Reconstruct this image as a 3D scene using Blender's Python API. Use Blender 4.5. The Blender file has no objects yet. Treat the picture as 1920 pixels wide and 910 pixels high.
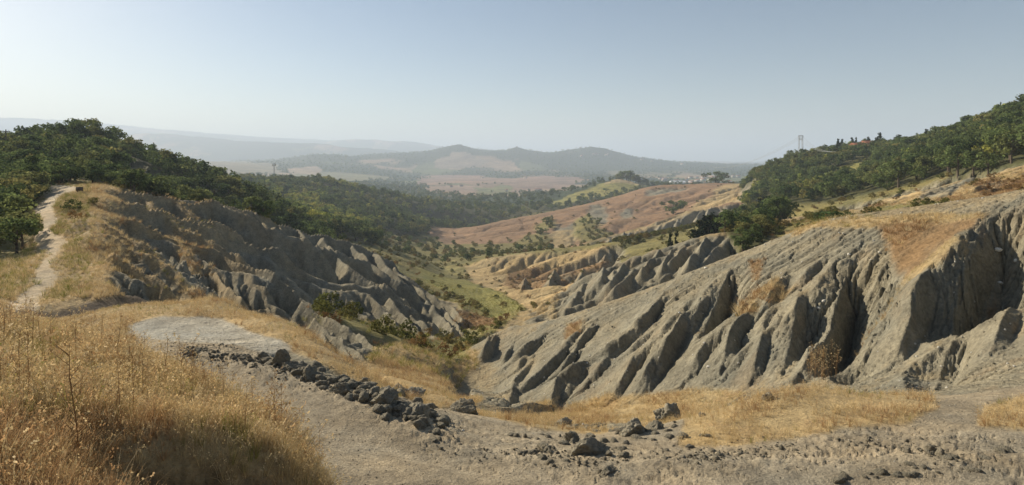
import bpy, math, time
import numpy as np
from mathutils import Vector, Matrix, Euler
T0 = time.time()
R = math.radians
rng = np.random.default_rng(7)
scene = bpy.context.scene
COL = scene.collection

# ------------------------------------------------------------------ camera, sky, sun, exposure
F, HP = 1047.0, 300.0                 # focal length and horizon row in photograph pixels (1920 wide)
cam_d = bpy.data.cameras.new('camera')
cam_d.sensor_width = 36.0
cam_d.lens = 36.0 * F / 1920.0
cam_d.shift_y = -(455.0 - HP) / 1920.0
cam_d.clip_start = 0.05
cam_d.clip_end = 120000.0
cam = bpy.data.objects.new('camera', cam_d); COL.objects.link(cam)
cam.location = (0, 0, 0); cam.rotation_euler = (R(90), 0, 0)
scene.camera = cam

HAZE = 1.95e-4
SUN_AZ, SUN_EL = -54.0, 27.0          # degrees from the view direction (+Y), negative to the left
w = bpy.data.worlds.new('World'); scene.world = w; w.use_nodes = True
nt = w.node_tree; nt.nodes.clear()
wo = nt.nodes.new('ShaderNodeOutputWorld'); bg = nt.nodes.new('ShaderNodeBackground'); sky = nt.nodes.new('ShaderNodeTexSky')
sky.sky_type = 'NISHITA'; sky.sun_disc = False
sky.sun_elevation = R(SUN_EL); sky.sun_rotation = R(SUN_AZ)
sky.air_density = 1.0; sky.dust_density = 0.5; sky.ozone_density = 1.0
bg.inputs['Strength'].default_value = 0.057
nt.links.new(sky.outputs[0], bg.inputs[0]); nt.links.new(bg.outputs[0], wo.inputs[0])

sun_d = bpy.data.lights.new('sun', 'SUN'); sun_d.energy = 5.0; sun_d.angle = R(0.5); sun_d.color = (1.0, 0.88, 0.70)
sun = bpy.data.objects.new('sun', sun_d); COL.objects.link(sun)
sv = Vector((math.sin(R(SUN_AZ)) * math.cos(R(SUN_EL)), math.cos(R(SUN_AZ)) * math.cos(R(SUN_EL)), math.sin(R(SUN_EL))))
sun.rotation_euler = sv.to_track_quat('Z', 'Y').to_euler()
sun.location = (-50, 20, 60)

scene.view_settings.view_transform = 'Standard'; scene.view_settings.look = 'None'
scene.view_settings.gamma = 1.0; scene.view_settings.use_curve_mapping = False
scene.view_settings.exposure = 0.68
scene.cycles.volume_bounces = 1; scene.cycles.max_bounces = 6; scene.cycles.diffuse_bounces = 3
scene.cycles.transparent_max_bounces = 8
scene.cycles.use_denoising = True

#@@TERRAIN
# ------------------------------------------------------------------ the lie of the land
# Surveyed heights: (column, row, distance) of points on ridges, gullies, roads, fields and hills.
def W(px, py, Y): return Vector(((px - 960) / F * Y, Y, -(py - HP) / F * Y))
def hp(px, py, k=1.0, dp=0):      # a point of the near right hillside: an even 29 degree flank falling to the left
    return (px, py+dp, k*17*F/((py-300)+.55*(px-960)+31))
LINES = [
 # under the camera: bank top, then drop to the track
 [(-160,1580,1.6),(400,1580,1.6),(960,1600,1.6),(1500,1600,1.6),(2080,1600,1.6)],
 [(-160,980,2.9),(100,985,2.9),(250,1000,2.9),(420,1090,3.0),(600,1120,3.0),(900,1120,3.0),(1400,1120,3.0),(2080,1120,3.0)],
 [(720,1150,4.6),(900,1190,4.5),(1400,1190,4.5),(2080,1150,4.5)],
 [(700,1060,6.4),(900,1065,6.5),(1400,1060,6.4),(2080,1030,6.4)],
 # dry meadow
 [(-160,905,3.2),(0,910,3.2),(150,908,3.3)],
 [(262,862,4.0),(320,852,4.12),(400,850,4.25),(480,858,4.38),(540,878,4.5),(585,908,4.7)],
 [(270,1040,3.8),(330,1080,3.85),(420,1100,3.95),(520,1110,4.05),(600,1120,4.2)],
 [(-160,740,4.6),(0,750,4.5),(200,775,4.5),(400,800,5.0),(500,840,5.0)],
 [(-160,650,6.4),(0,665,6.3),(200,695,6.3),(300,715,6.3)],
 [(-160,590,9.6),(0,603,9.5),(100,628,9.0),(200,656,8.5),(300,690,7.6),(400,742,6.5),(470,775,6.1),(530,815,5.6),(580,885,5.1),(620,930,5.2)],
 [(0,640,13),(120,660,12),(200,680,10.8),(300,720,10),(400,778,9.2),(520,850,7.8),(620,930,6.8)],
 # track
 [(700,905,8.0),(900,905,8.4),(1050,905,8.5),(1200,905,8.3),(1500,905,8.2),(1900,905,8.0),(2080,905,8.0)],
 [(640,850,9.2),(850,860,9.6),(1050,860,9.6),(1300,862,9.3),(1600,860,9.2),(1900,860,8.8),(2080,860,8.8)],
 [(380,682,14),(440,702,13.2),(500,724,12.5),(600,768,11.1),(700,806,10.4),(820,835,10.2)],
 [(430,735,11.6),(520,780,10.4),(600,825,9.6)],
 # clod berm and pad
 [(330,655,16),(380,662,15),(500,685,13.6),(600,706,13.1),(700,736,12.6),(770,766,12.0),(805,792,11.4)],
 [(230,632,17.5),(330,640,17.2),(420,648,16.8)],
 [(250,605,22),(330,610,21.5),(400,608,22),(480,640,18),(530,650,17.6)],
 # grass hump behind the pad
 [(110,615,23),(150,592,25),(200,578,26.5),(240,572,27),(330,572,27.5),(380,562,28),(430,560,28),(460,588,25.5),(520,600,23.5),(560,612,22),(600,638,19.5),(640,668,17.6),(680,700,16),(740,742,14.5),(790,765,13.6)],
 [(262,594,30),(330,600,31),(430,600,32),(480,620,30),(560,645,26.5),(600,668,23.5),(650,700,21),(700,722,19)],
 [(760,738,18.5),(800,762,15.6),(850,765,16.2),(900,775,16),(960,788,15),(1040,800,14)],
 [(820,802,12.4),(900,822,12),(1000,830,11.6),(1100,835,11.2)],
 # grass tongue down to the valley
 [(700,690,27),(760,712,24),(800,735,21),(850,745,20)],
 [(740,680,36),(800,690,33),(840,705,30),(850,725,26)],
 # low front ridge
 [(590,598,37),(620,625,34.5),(660,650,32),(700,690,29),(745,716,26)],
 [(600,640,31),(650,690,27),(700,720,23)],
 # valley line
 [(850,745,23),(838,706,33),(845,670,47),(878,652,58),(903,628,76),(930,600,104),(950,585,128),(935,560,158),(900,540,195),(850,520,235),(810,490,300),(790,465,370),(795,454,450)],
 [(620,590,46),(700,612,50),(760,640,50),(800,650,50)],
 [(600,583,50),(700,603,58),(800,632,62),(860,645,68)],
 # left badlands, nearest ridge first
 [(205,478,38),(250,500,37),(290,515,36),(320,545,35),(340,575,34)],
 [(230,512,41),(300,542,39.5),(350,575,38)],
 [(165,425,47),(190,435,46),(240,460,46),(290,482,45.5),(330,510,44),(360,540,42),(400,556,40),(440,590,38)],
 [(220,470,50),(260,488,49.5),(330,532,48),(400,575,45),(470,605,42)],
 [(155,405,56),(180,415,54),(240,442,54),(275,462,53)],
 [(250,457,58),(330,498,57),(400,533,55),(480,575,52),(560,600,48)],
 [(170,392,63),(190,398,62),(250,410,63),(300,430,64),(350,448,64),(410,468,64),(440,493,62),(500,505,60),(540,528,58),(560,552,57),(590,576,55),(620,592,53)],
 [(230,420,67),(280,435,68),(350,468,69),(430,513,70),(520,556,70),(600,586,68),(700,606,66)],
 [(190,366,73),(210,370,72),(290,388,74),(340,405,76),(400,428,78),(450,456,80),(520,465,82),(545,483,82),(590,515,82),(640,526,82),(700,533,82),(760,568,80),(820,612,78),(850,630,74)],
 [(250,385,78),(300,412,80),(380,444,83),(450,476,86),(520,500,88),(600,538,90),(680,556,92),(760,592,90),(830,628,84)],
 [(190,352,84),(225,355,84),(330,371,90),(420,378,96),(480,398,102),(520,415,108),(600,437,115),(660,452,122),(700,468,126),(735,487,128),(752,507,125),(800,540,120),(850,575,112),(870,600,103)],
 [(310,386,104),(350,402,112),(450,435,130),(550,468,148),(650,490,160),(735,520,160),(800,556,145)],
 [(958,582,113),(980,584,117)],
 # plateau with the path
 [(180,360,78),(150,380,70),(130,420,57),(130,450,48),(150,500,38),(120,540,33)],
 [(165,478,43),(190,520,34.5),(150,552,31.5)],
 [(60,575,28.5),(100,572,29),(150,562,30),(200,550,31),(228,540,32)],
 [(100,612,27.3),(150,606,27.6),(200,592,28.3),(235,584,29)],
 [(0,640,18),(60,640,19),(110,655,19.5)],
 [(40,575,30),(70,540,33),(95,500,38),(108,460,45),(82,420,55),(100,390,64),(110,357,80)],
 [(-160,570,27),(0,560,30),(0,520,37),(0,480,45),(50,470,48),(50,440,55),(0,430,60),(0,385,85),(60,362,85)],
 [(-160,430,50),(-160,370,85),(-160,320,130)],
 [(120,346,88),(200,347,92),(280,362,96)],
 [(0,335,110),(100,320,112),(200,335,112),(300,368,115)],
 # wooded knoll on the left
 [(-160,315,150),(-60,300,165),(0,288,170),(60,275,172),(150,262,172),(210,272,172),(260,303,172),(340,333,176),(420,358,182),(480,385,190),(520,415,195)],
 [(0,310,132),(60,312,130),(150,320,130),(220,335,132),(260,352,135),(350,392,142),(450,440,156)],
 [(-160,330,280),(60,325,270),(210,330,270),(350,370,270),(480,395,270)],
 # forested middle slope
 [(500,405,235),(600,432,260),(680,452,280),(750,472,285),(800,485,262),(785,508,205),(840,505,260)],
 [(450,385,330),(550,400,380),(650,420,400),(750,440,400)],
 [(400,350,560),(480,345,600),(560,342,640),(620,342,660),(680,358,700),(740,372,700),(800,384,720),(860,395,720),(930,402,760)],
 [(300,345,500),(400,370,430),(500,370,470),(600,378,520),(700,400,520),(780,425,500)],
 [(300,360,900),(480,372,900),(620,376,900),(700,385,900),(800,392,900),(900,385,900)],
 # right hill: foot, middle, crest
 [hp(866,742,.92),hp(880,715,.97),hp(895,690,.99),hp(903,660,1),hp(912,636,1)],
 [hp(925,622),hp(945,617),hp(1000,614),hp(1040,602),hp(1100,585),hp(1200,560),hp(1280,520),hp(1350,500),hp(1420,470),hp(1480,440),hp(1540,415),hp(1600,417),hp(1650,407),hp(1750,408),hp(1830,400),hp(1870,392),hp(1900,382),hp(1980,360),hp(2080,335)],
 [hp(1040,602,1.3,26),hp(1100,585,1.3,28),hp(1200,560,1.35,22),hp(1280,520,1.4,22),hp(1420,470,1.5,20),hp(1540,415,1.6,26),hp(1620,414,1.6,26),hp(1750,408,1.6,24),hp(1850,398,1.6,24),hp(1980,362,1.5,20),hp(2080,345,1.5,20)],
 [hp(930,772,.9),hp(1000,765),hp(1100,765),hp(1200,748),hp(1300,738),hp(1400,718),hp(1540,690),hp(1640,690),hp(1750,665),hp(1900,590),hp(2080,500)],
 [hp(1000,742),hp(1100,705),hp(1300,650),hp(1400,610),hp(1500,565),hp(1600,490),hp(1650,450)],
 [hp(960,680),hp(1000,660),hp(1100,640),hp(1200,610),hp(1300,570),hp(1400,530),hp(1500,480)],
 [hp(1400,670),hp(1500,640),hp(1600,590),hp(1700,520),hp(1800,460),hp(1880,430)],
 [hp(1700,620),hp(1800,560),hp(1900,500),hp(2080,440)],
 [(930,815,15.5),(1000,822,15.5),(1080,835,15.5),(1160,820,16),(1250,800,17),(1340,790,17.5),(1430,770,17.5),(1530,755,17.2),(1640,750,17),(1750,740,16),(1900,710,15),(2080,690,14)],
 [(1260,800,12.5),(1350,775,13),(1450,735,13.6),(1530,725,14),(1620,740,13.6),(1720,752,13),(1830,775,11.8),(1920,800,10.8),(2080,820,10.5)],
 [(1320,850,10.4),(1450,830,10.6),(1600,800,11),(1700,810,10.8)],
 # second ridge
 [(1062,520,112),(1110,500,110),(1150,484,108),(1200,470,107),(1250,456,106),(1300,441,106),(1330,434,106),(1355,438,104),(1372,465,96),(1385,495,88)],
 [(1060,590,80),(1100,572,78),(1200,552,78),(1300,520,80),(1350,508,80)],
 [(1050,552,97),(1100,535,95),(1200,512,93),(1300,480,94)],
 [(1100,508,138),(1200,488,138),(1300,462,138),(1380,445,135)],
 # straw hump left of it
 [(860,502,262),(900,485,262),(970,476,255),(1050,470,240),(1120,462,228),(1155,458,225)],
 [(940,540,185),(990,555,155),(1030,570,118)],
 [(900,515,235),(1000,505,225),(1080,490,210)],
 [(930,475,310),(1050,470,300),(1150,462,290)],
 # bushy gap
 [(1160,455,265),(1250,438,275),(1330,418,285),(1400,395,290)],
 # third ridge
 [(1065,468,350),(1120,447,362),(1200,420,385),(1290,392,410),(1350,380,418),(1390,378,410),(1405,382,392)],
 [(1080,480,322),(1150,468,322),(1200,452,325),(1280,430,332),(1340,412,335)],
 [(1080,460,400),(1200,432,425),(1290,402,450)],
 # brown hill
 [(815,446,520),(850,432,545),(900,422,560),(960,408,580),(1040,392,610),(1100,381,630),(1160,366,660),(1200,352,700),(1240,347,730),(1290,350,740),(1340,342,700),(1380,350,620)],
 [(860,460,430),(950,452,430),(1040,440,440),(1120,420,460),(1200,401,520),(1290,374,560),(1345,368,510)],
 [(845,445,650),(960,420,700),(1100,392,740),(1200,372,800),(1300,372,900)],
 # green knoll
 [(1020,382,900),(1060,368,940),(1110,350,980),(1155,333,1000),(1200,344,1010),(1250,352,1000)],
 [(1020,385,850),(1100,372,860),(1180,365,860)],
 [(1000,370,1200),(1155,360,1250),(1300,350,1250)],
 # right wooded hill
 [(1405,338,480),(1440,318,440),(1500,302,410),(1560,294,400),(1620,286,380),(1680,287,350),(1740,270,310),(1800,256,275),(1860,236,245),(1920,215,220),(2000,190,210),(2080,170,200)],
 [(1385,395,300),(1440,388,250),(1500,385,225),(1560,378,210),(1640,360,188),(1700,350,172),(1760,330,155),(1820,322,140),(1880,312,128),(1920,305,120),(2080,290,110)],
 [(1435,352,385),(1480,340,360),(1560,332,330),(1600,318,330),(1640,330,270),(1720,310,240),(1800,285,205),(1900,258,175)],
 [(1450,342,680),(1600,320,560),(1750,300,450),(1900,270,350),(2080,230,330)],
 # straw slopes below the wood
 [(1475,428,112),(1500,418,108),(1560,405,102),(1620,392,96),(1700,370,90),(1780,352,86),(1850,340,82),(1920,335,78),(2080,325,74)],
 [(1440,450,100),(1500,440,88),(1560,430,80),(1640,420,74),(1750,402,66),(1850,385,60),(1920,372,55)],
 # plain, fields, far hills
 [(300,335,1500),(520,333,1500),(650,345,1500),(760,352,1700),(900,362,1500),(1000,362,1600)],
 [(-160,330,1500),(100,330,1500),(200,325,1600)],
 [(780,345,2200),(850,340,2200),(950,342,2200),(1100,335,2300),(1200,345,2000),(1350,335,2200),(1500,340,2000),(2080,340,2000)],
 [(760,333,2800),(850,332,2800),(960,330,2800),(1080,328,2800),(1200,326,3000),(1300,318,3400),(1400,318,3400),(2080,318,3400)],
 [(200,303,2600),(300,302,2600),(420,306,2700),(520,318,2600),(620,322,2600),(680,318,2900)],
 [(-160,310,2600),(0,310,2600)],
 [(520,306,3500),(550,294,3600),(590,288,3600),(630,291,3600),(680,300,3600),(730,302,3500)],
 [(640,300,4100),(690,288,4200),(760,287,4200),(800,284,4200),(830,277,4200),(840,278,4200),(862,270,4200),(885,280,4200),(920,284,4200),(945,283,4200),(968,275,4200),(992,283,4200),(1030,288,4200),(1055,284,4200),(1085,276,4200),(1110,276,4200),(1135,279,4200),(1165,291,4300),(1200,295,4300),(1230,302,4400),(1290,306,4600),(1340,307,4800)],
 [(760,316,3300),(800,305,3600),(860,300,3600),(950,312,3500),(1100,312,3500),(1200,312,3700)],
 [(500,330,5200),(700,325,5600),(860,320,5600),(1000,320,5600),(1200,318,5600),(1400,310,6000),(2080,310,6000)],
 [(200,272,5900),(300,280,5800),(400,285,5800),(520,292,5800),(620,288,6000)],
 [(-160,262,6700),(60,258,6700),(160,255,6700),(220,250,6700),(330,252,6700),(400,260,6700),(450,266,6700),(500,266,6700),(560,269,6700),(590,268,6700),(660,277,6900),(720,280,7000),(800,288,7000)],
 [(-160,290,7300),(200,290,7300),(500,290,7600),(800,300,8000),(1100,307,8000),(1500,307,8000),(2080,307,8000)],
 [(-160,240,8000),(0,233,8000),(50,237,8000),(100,241,8000),(250,252,8300),(440,262,8600),(520,266,9000)],
 [(600,272,9500),(650,264,9500),(720,263,9500),(780,268,9500),(830,277,9800),(900,282,10000),(1000,284,10500),(1060,292,11000),(1200,302,11000)],
 [(-160,290,20000),(300,292,20000),(700,297,20000),(1300,304.5,16000),(2080,304.5,16000)],
 [(-160,301.5,34000),(500,301.5,34000),(1200,302.5,34000),(2080,302.5,34000)],
]
def resample(L, step=0.03):
    out = []
    for a, b in zip(L[:-1], L[1:]):
        d = math.hypot((b[0]-a[0])/F, math.log(b[2]/a[2]))
        n = max(1, int(math.ceil(d/step)))
        for k in range(n):
            t = k/n
            out.append((a[0]+(b[0]-a[0])*t, a[1]+(b[1]-a[1])*t, a[2]*(b[2]/a[2])**t))
    out.append(tuple(L[-1]))
    return out
CP = []
for L in LINES: CP += resample(L)
CP = np.array(CP)
_d = np.hypot((CP[:,0][:,None]-CP[:,0])/F, np.log(CP[:,2])[:,None]-np.log(CP[:,2]))
_keep = ~np.any(np.tril(_d < .012, -1), axis=1); CP = CP[_keep]
def trend(v): return F*(1.2 + 0.35*np.exp(v)**0.75)/np.exp(v)      # smooth overall fall of the land, in rows
cu, cv, cw = CP[:,0]/F, np.log(CP[:,2]), CP[:,1]-HP
cw = cw - trend(cv)
D = np.hypot(cu[:,None]-cu[None], cv[:,None]-cv[None])
n = len(cu)
A_ = np.zeros((n+3, n+3)); A_[:n,:n] = -D + 0.0012*0 ; A_[np.arange(n),np.arange(n)] = 0.004
P_ = np.stack([np.ones(n), cu, cv], 1); A_[:n,n:] = P_; A_[n:,:n] = P_.T
sol = np.linalg.solve(A_, np.concatenate([cw, np.zeros(3)]))
print('control points', n, time.time()-T0)
def rbf(u, v):
    out = np.empty(u.size, np.float32); uf, vf = u.ravel().astype(np.float32), v.ravel().astype(np.float32)
    c32, d32, s32 = cu.astype(np.float32), cv.astype(np.float32), sol[:n].astype(np.float32)
    for i in range(0, uf.size, 4096):
        a, b = uf[i:i+4096], vf[i:i+4096]
        dd = np.sqrt((a[:,None]-c32)**2 + (b[:,None]-d32)**2)
        out[i:i+4096] = -(dd @ s32) + sol[n] + sol[n+1]*a + sol[n+2]*b
    return out.reshape(u.shape)

# grid of the ground: fans out from the viewpoint so that near ground is fine and far ground coarse
NC = 860
PX = np.linspace(-150, 2070, NC)
segs = [(1.6,14,.0088),(14,150,.0044),(150,800,.0048),(800,32000,.0145)]
V = []
for a, b, s in segs:
    k = int(round(math.log(b/a)/s)); V.append(np.linspace(math.log(a), math.log(b), k, endpoint=False))
V.append([math.log(32000)]); V = np.concatenate(V); NR = len(V)
U = PX/F
# coarse evaluation then linear upsampling
Vc = np.interp(np.arange(0, NR, 2), np.arange(NR), V); 
if Vc[-1] < V[-1]: Vc = np.append(Vc, V[-1])
Uc = U[::2]; Uc = np.append(Uc, U[-1]) if Uc[-1] < U[-1] else Uc
Gc = rbf(*np.meshgrid(Uc, Vc))
tmp = np.stack([np.interp(U, Uc, g) for g in Gc])
idx = np.clip(np.searchsorted(Vc, V, side='right')-1, 0, len(Vc)-2); tt = ((V-Vc[idx])/(Vc[idx+1]-Vc[idx]))[:,None]
ROW = tmp[idx]*(1-tt) + tmp[idx+1]*tt + trend(V)[:,None]      # rows below the horizon
YY = np.exp(V)[:,None]*np.ones((1,NC)); XX = YY*((PX-960)/F)[None,:]
UU = np.ones((NR,1))*U[None,:]; VV = V[:,None]*np.ones((1,NC))
ZB = -ROW/F*YY
PXg = PX[None,:]*np.ones((NR,1)); PYg = ROW + HP
print('base height', ZB.shape, time.time()-T0)

def hsh(ix, iy, s):
    h = (ix.astype(np.int64)*374761393 + iy.astype(np.int64)*668265263 + s*974711) & 0xffffffff
    h = ((h ^ (h >> 13))*1274126177) & 0xffffffff
    return ((h ^ (h >> 16)) & 0xffff)/65535.0
def vnoise(x, y, s=0):
    ix, iy = np.floor(x), np.floor(y); fx, fy = x-ix, y-iy
    fx = fx*fx*(3-2*fx); fy = fy*fy*(3-2*fy)
    a, b, c, d = hsh(ix,iy,s), hsh(ix+1,iy,s), hsh(ix,iy+1,s), hsh(ix+1,iy+1,s)
    return (a+(b-a)*fx)*(1-fy) + (c+(d-c)*fx)*fy
def fbm(x, y, oct=4, s=0, g=0.5):
    t = 0; a = 1; tot = 0
    for k in range(oct):
        t = t + a*(vnoise(x, y, s+k*17)-0.5)*2; tot += a; a *= g
        x, y = x*2.03+5.1, y*2.03+1.7
    return t/tot
def sstep(a, b, x):
    t = np.clip((x-a)/(b-a), 0, 1); return t*t*(3-2*t)

# ------------------------------------------------------------------ what covers each patch of ground
JX = 9*fbm(UU*22, VV*22, 4, 3); JY = 7*fbm(UU*22, VV*22, 4, 91)
SX, SY = PXg+JX, PYg+JY*0.8
def inpoly(poly, jit=True, x=None, y=None):
    x = (SX if jit else PXg) if x is None else x; y = (SY if jit else PYg) if y is None else y
    ins = np.zeros(x.shape, bool); k = len(poly)
    xs = [p[0] for p in poly]; ys = [p[1] for p in poly]
    box = (x >= min(xs)) & (x <= max(xs)) & (y >= min(ys)) & (y <= max(ys))
    bx, by = x[box], y[box]; r = np.zeros(bx.shape, bool)
    for i in range(k):
        x1, y1 = poly[i]; x2, y2 = poly[(i+1) % k]
        if y1 == y2: continue
        r ^= ((y1 > by) != (y2 > by)) & (bx < (x2-x1)*(by-y1)/(y2-y1)+x1)
    ins[box] = r; return ins
CLAY, STRAW, RUST, GREEN, ROAD, FIELD, FOREST, PATHC, OLIVE, FAR, PALE, SHADE_SOIL = range(12)
CN = ['clay','straw','rust','green','road','field','forest','path','olive','far','pale','shade_soil']
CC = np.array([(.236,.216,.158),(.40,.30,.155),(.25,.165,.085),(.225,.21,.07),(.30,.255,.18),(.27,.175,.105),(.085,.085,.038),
               (.50,.41,.28),(.21,.185,.075),(.13,.13,.07),(.36,.34,.28),(.085,.065,.045)])  # last colour: dark earth with the shade of the cut banks put in
C = np.full((NR,NC), STRAW)
Yr = lambda a, b: (YY >= a) & (YY < b)
C[Yr(14,150)] = CLAY; C[Yr(8.0,14) & (PXg > 560)] = ROAD
C[Yr(150,800)] = OLIVE; C[YY >= 800] = FAR
def paint(cls, y0, y1, poly, jit=True):
    m = Yr(y0, y1) & inpoly(poly, jit); C[m] = cls; return m
def band(cls, v0, v1, poly):        # polygon given in (column, distance) instead
    m = inpoly([(p[0], math.log(p[1])*100) for p in poly], True, PXg+JX, VV*100+JY*0.25); C[m] = cls; return m
# near left: meadow, road, pad
band(STRAW, 0,0, [(-200,1.5),(600,1.5),(640,5.6),(560,7.5),(420,8.8),(300,10),(200,12.5),(-200,15)])
band(ROAD, 0,0, [(620,6),(2100,6),(2100,10.5),(1700,11),(1300,12),(1000,13),(850,15.5),(790,15),(700,13.6),(560,14),(420,17.5),(300,18.5),(250,17.5),(330,13.2),(420,9.3),(560,7.6)])
band(STRAW, 0,0, [(-200,15),(200,12.8),(260,17.5),(240,21),(300,22.5),(420,22.5),(470,19.5),(520,18.2),(600,15.4),(700,14),(790,14.6),(860,18),(850,28),(780,40),(740,34),(700,27),(600,24),(500,31),(300,31),(200,32),(100,26),(-200,26)])
band(PALE, 0,0, [(240,18),(330,17),(430,17),(520,15.6),(550,17.6),(480,19.5),(420,22.6),(300,23),(240,21.6)])
band(ROAD, 0,0, [(800,11),(900,11),(980,13.5),(940,15.2),(880,16.5),(840,16.8),(810,15),(790,12.5)])
band(STRAW, 0,0, [(880,15.6),(960,13.8),(1060,13),(1130,12.6),(1160,13.6),(1290,13.6),(1330,15.5),(1200,19),(1100,19),(1000,18.5),(900,18.4)])
band(STRAW, 0,0, [(1280,10.8),(1400,10.6),(1560,10.8),(1700,11.2),(1760,12.2),(1740,15),(1600,17),(1480,17),(1420,16.5),(1320,17),(1280,14)])
band(STRAW, 0,0, [(1830,11),(1960,10.4),(2100,10.4),(2100,13.5),(1900,13),(1850,12.4)])
# plateau with path
band(STRAW, 0,0, [(-200,26),(110,29.5),(230,31.5),(200,35),(225,38),(280,37),(300,36),(320,35.5),(330,36.5),(250,39),(230,41),(300,46),(370,43),(400,42),(420,40),(330,47),(240,49),(220,50),(260,53),(270,54),(240,57),(300,65),(400,66),(300,68),(230,68),(260,73),(330,77),(280,78),(220,78),(330,91),(420,97),(400,99),(300,94),(200,100),(-200,100)])
band(OLIVE, 0,0, [(-200,40),(40,44),(60,52),(40,60),(60,75),(90,84),(250,92),(300,100),(520,104),(520,110),(300,112),(200,135),(-200,135)])
band(FOREST,0,0, [(-200,118),(60,120),(200,122),(260,128),(350,132),(470,140),(560,160),(760,190),(790,215),(760,300),(800,420),(820,520),(930,700),(1050,860),(1000,900),(300,900),(-200,900)])
C[(C==FOREST)&(PXg>620)&(PXg<900)&(YY<255)] = OLIVE
m_cliff = inpoly([(195,345),(215,285),(240,290),(262,300),(285,325),(300,350),(290,375),(240,372)]) & Yr(128,180); C[m_cliff] = CLAY
band(SHADE_SOIL, 0,0, [(20,26.2),(110,26),(150,26.4),(240,28.5),(330,30),(345,33),(250,33),(228,31.2),(200,30.4),(150,29.5),(100,28.4),(30,28.2)])
band(SHADE_SOIL, 0,0, [(250,3.55),(330,3.6),(420,3.7),(520,3.8),(585,4.1),(585,4.62),(540,4.42),(480,4.3),(400,4.2),(320,4.05),(250,3.95)])  # meadow bank hollow: shade below the lip painted into the dark earth colour
C[(C==STRAW)&(PXg+JX*1.5>238)&(PXg<640)&(YY>35.5)&(YY<112)] = CLAY
m_path = Yr(26.5,94) & inpoly([(81,338),(92,345),(142,352),(140,358),(115,364),(106,374),(96,386),(99,402),(106,416),(88,430),(100,440),(116,445),(125,455),(114,468),(108,478),(97,488),(89,501),(98,508),(109,518),(99,534),(82,551),(69,567),(64,580),(12,582),(23,567),(43,551),(69,534),(68,518),(74,501),(86,488),(102,478),(79,468),(72,455),(72,445),(67,432),(84,416),(68,402),(70,386),(88,374),(84,364),(78,353)], True, PXg+JX*.25, PYg+JY*.25)
m_path = m_path | np.roll(m_path,1,1) | np.roll(m_path,-1,1) | np.roll(m_path,2,1) | np.roll(m_path,-2,1)
C[m_path] = PATHC
# valley floor
band(STRAW, 0,0, [(830,18),(860,24),(840,40),(900,46),(870,60),(800,60),(740,42),(700,38),(690,30),(760,24)])
band(OLIVE, 0,0, [(560,42),(620,44),(700,44),(800,46),(870,46),(885,62),(905,76),(960,100),(1010,130),(960,160),(900,200),(960,270),(1150,290),(1450,260),(1440,330),(1320,330),(1100,322),(1050,350),(960,420),(850,440),(830,500),(700,420),(700,240),(770,170),(860,130),(870,105),(860,78),(800,66),(700,62),(600,52)])
band(GREEN, 0,0, [(780,225),(900,225),(950,190),(1000,150),(1010,120),(960,116),(920,110),(900,130),(870,160),(800,180)])
band(RUST, 0,0, [(850,96),(890,98),(940,102),(930,112),(880,116),(850,112)])
band(STRAW,0,0, [(870,270),(960,262),(1060,245),(1160,228),(1150,180),(1080,150),(1060,120),(1040,100),(1050,84),(1010,100),(980,140),(930,190),(870,240)])
m_r = Yr(150,270) & inpoly([(960,500),(1080,485),(1150,465),(1150,480),(1100,500),(1060,520),(980,540),(940,530)]); C[m_r] = RUST
# right near hill extras
def pin(cls, y0, y1, poly): return paint(cls, y0, y1, poly)
pin(RUST, 20,90, [(1640,415),(1820,405),(1835,425),(1790,450),(1760,490),(1700,530),(1680,545),(1668,500),(1655,450)])
pin(STRAW,20,90, [(1500,412),(1660,405),(1850,398),(1840,412),(1700,416),(1640,425),(1540,424),(1480,445)])
pin(STRAW,16,90, [(1790,455),(1830,475),(1750,520),(1650,575),(1600,620),(1590,612),(1620,575),(1690,530)])
pin(RUST, 20,70, [(1840,430),(1875,430),(1885,470),(1860,495),(1845,470)])
pin(RUST, 20,100, [(1405,490),(1430,485),(1430,525),(1410,530)])
pin(RUST, 20,100, [(1060,610),(1090,600),(1085,630),(1060,640)])
pin(STRAW,20,100, [(1380,560),(1450,540),(1500,540),(1440,580),(1390,600)])
pin(STRAW,16,60, [(880,765),(960,775),(1150,745),(1300,730),(1400,735),(1300,790),(900,800)])
pin(STRAW,16,60, [(850,745),(880,742),(905,748),(890,768)])
0 and pin(PATHC,40,100,[(1300,505),(1460,440),(1560,412),(1640,410),(1480,455),(1340,510)])
# behind the right crest
band(STRAW,0,0, [(1430,92),(1440,72),(1560,62),(1700,50),(1850,42),(2100,36),(2100,130),(1900,128),(1800,145),(1640,175),(1500,205),(1420,225),(1400,180)])
band(FOREST,0,0,[(1370,300),(1440,255),(1560,212),(1700,176),(1820,143),(1920,122),(2100,112),(2100,800),(1400,800),(1340,560)])
band(FOREST,0,0,[(1355,108),(1385,95),(1440,95),(1470,150),(1450,200),(1440,260),(1300,250),(1170,220),(1150,250),(1160,290),(1250,300),(1400,300)])
pin(CLAY, 60,140,[(1735,345),(1810,325),(1830,322),(1760,365),(1720,368)])
pin(CLAY, 60,140,[(1600,385),(1640,365),(1655,362),(1640,382),(1600,395)])
pin(RUST, 60,180,[(1625,375),(1665,372),(1660,392),(1630,392)])
pin(GREEN,180,420,[(1545,322),(1600,304),(1635,300),(1640,318),(1600,335),(1555,330)])
pin(OLIVE,56,180,[(1640,385),(1780,372),(1800,400),(1680,412),(1600,412)])
pin(OLIVE,56,180,[(1440,430),(1560,395),(1600,400),(1560,425),(1450,442)])
pin(RUST, 60,180,[(1820,330),(1920,330),(1920,380),(1840,370)])
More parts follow.
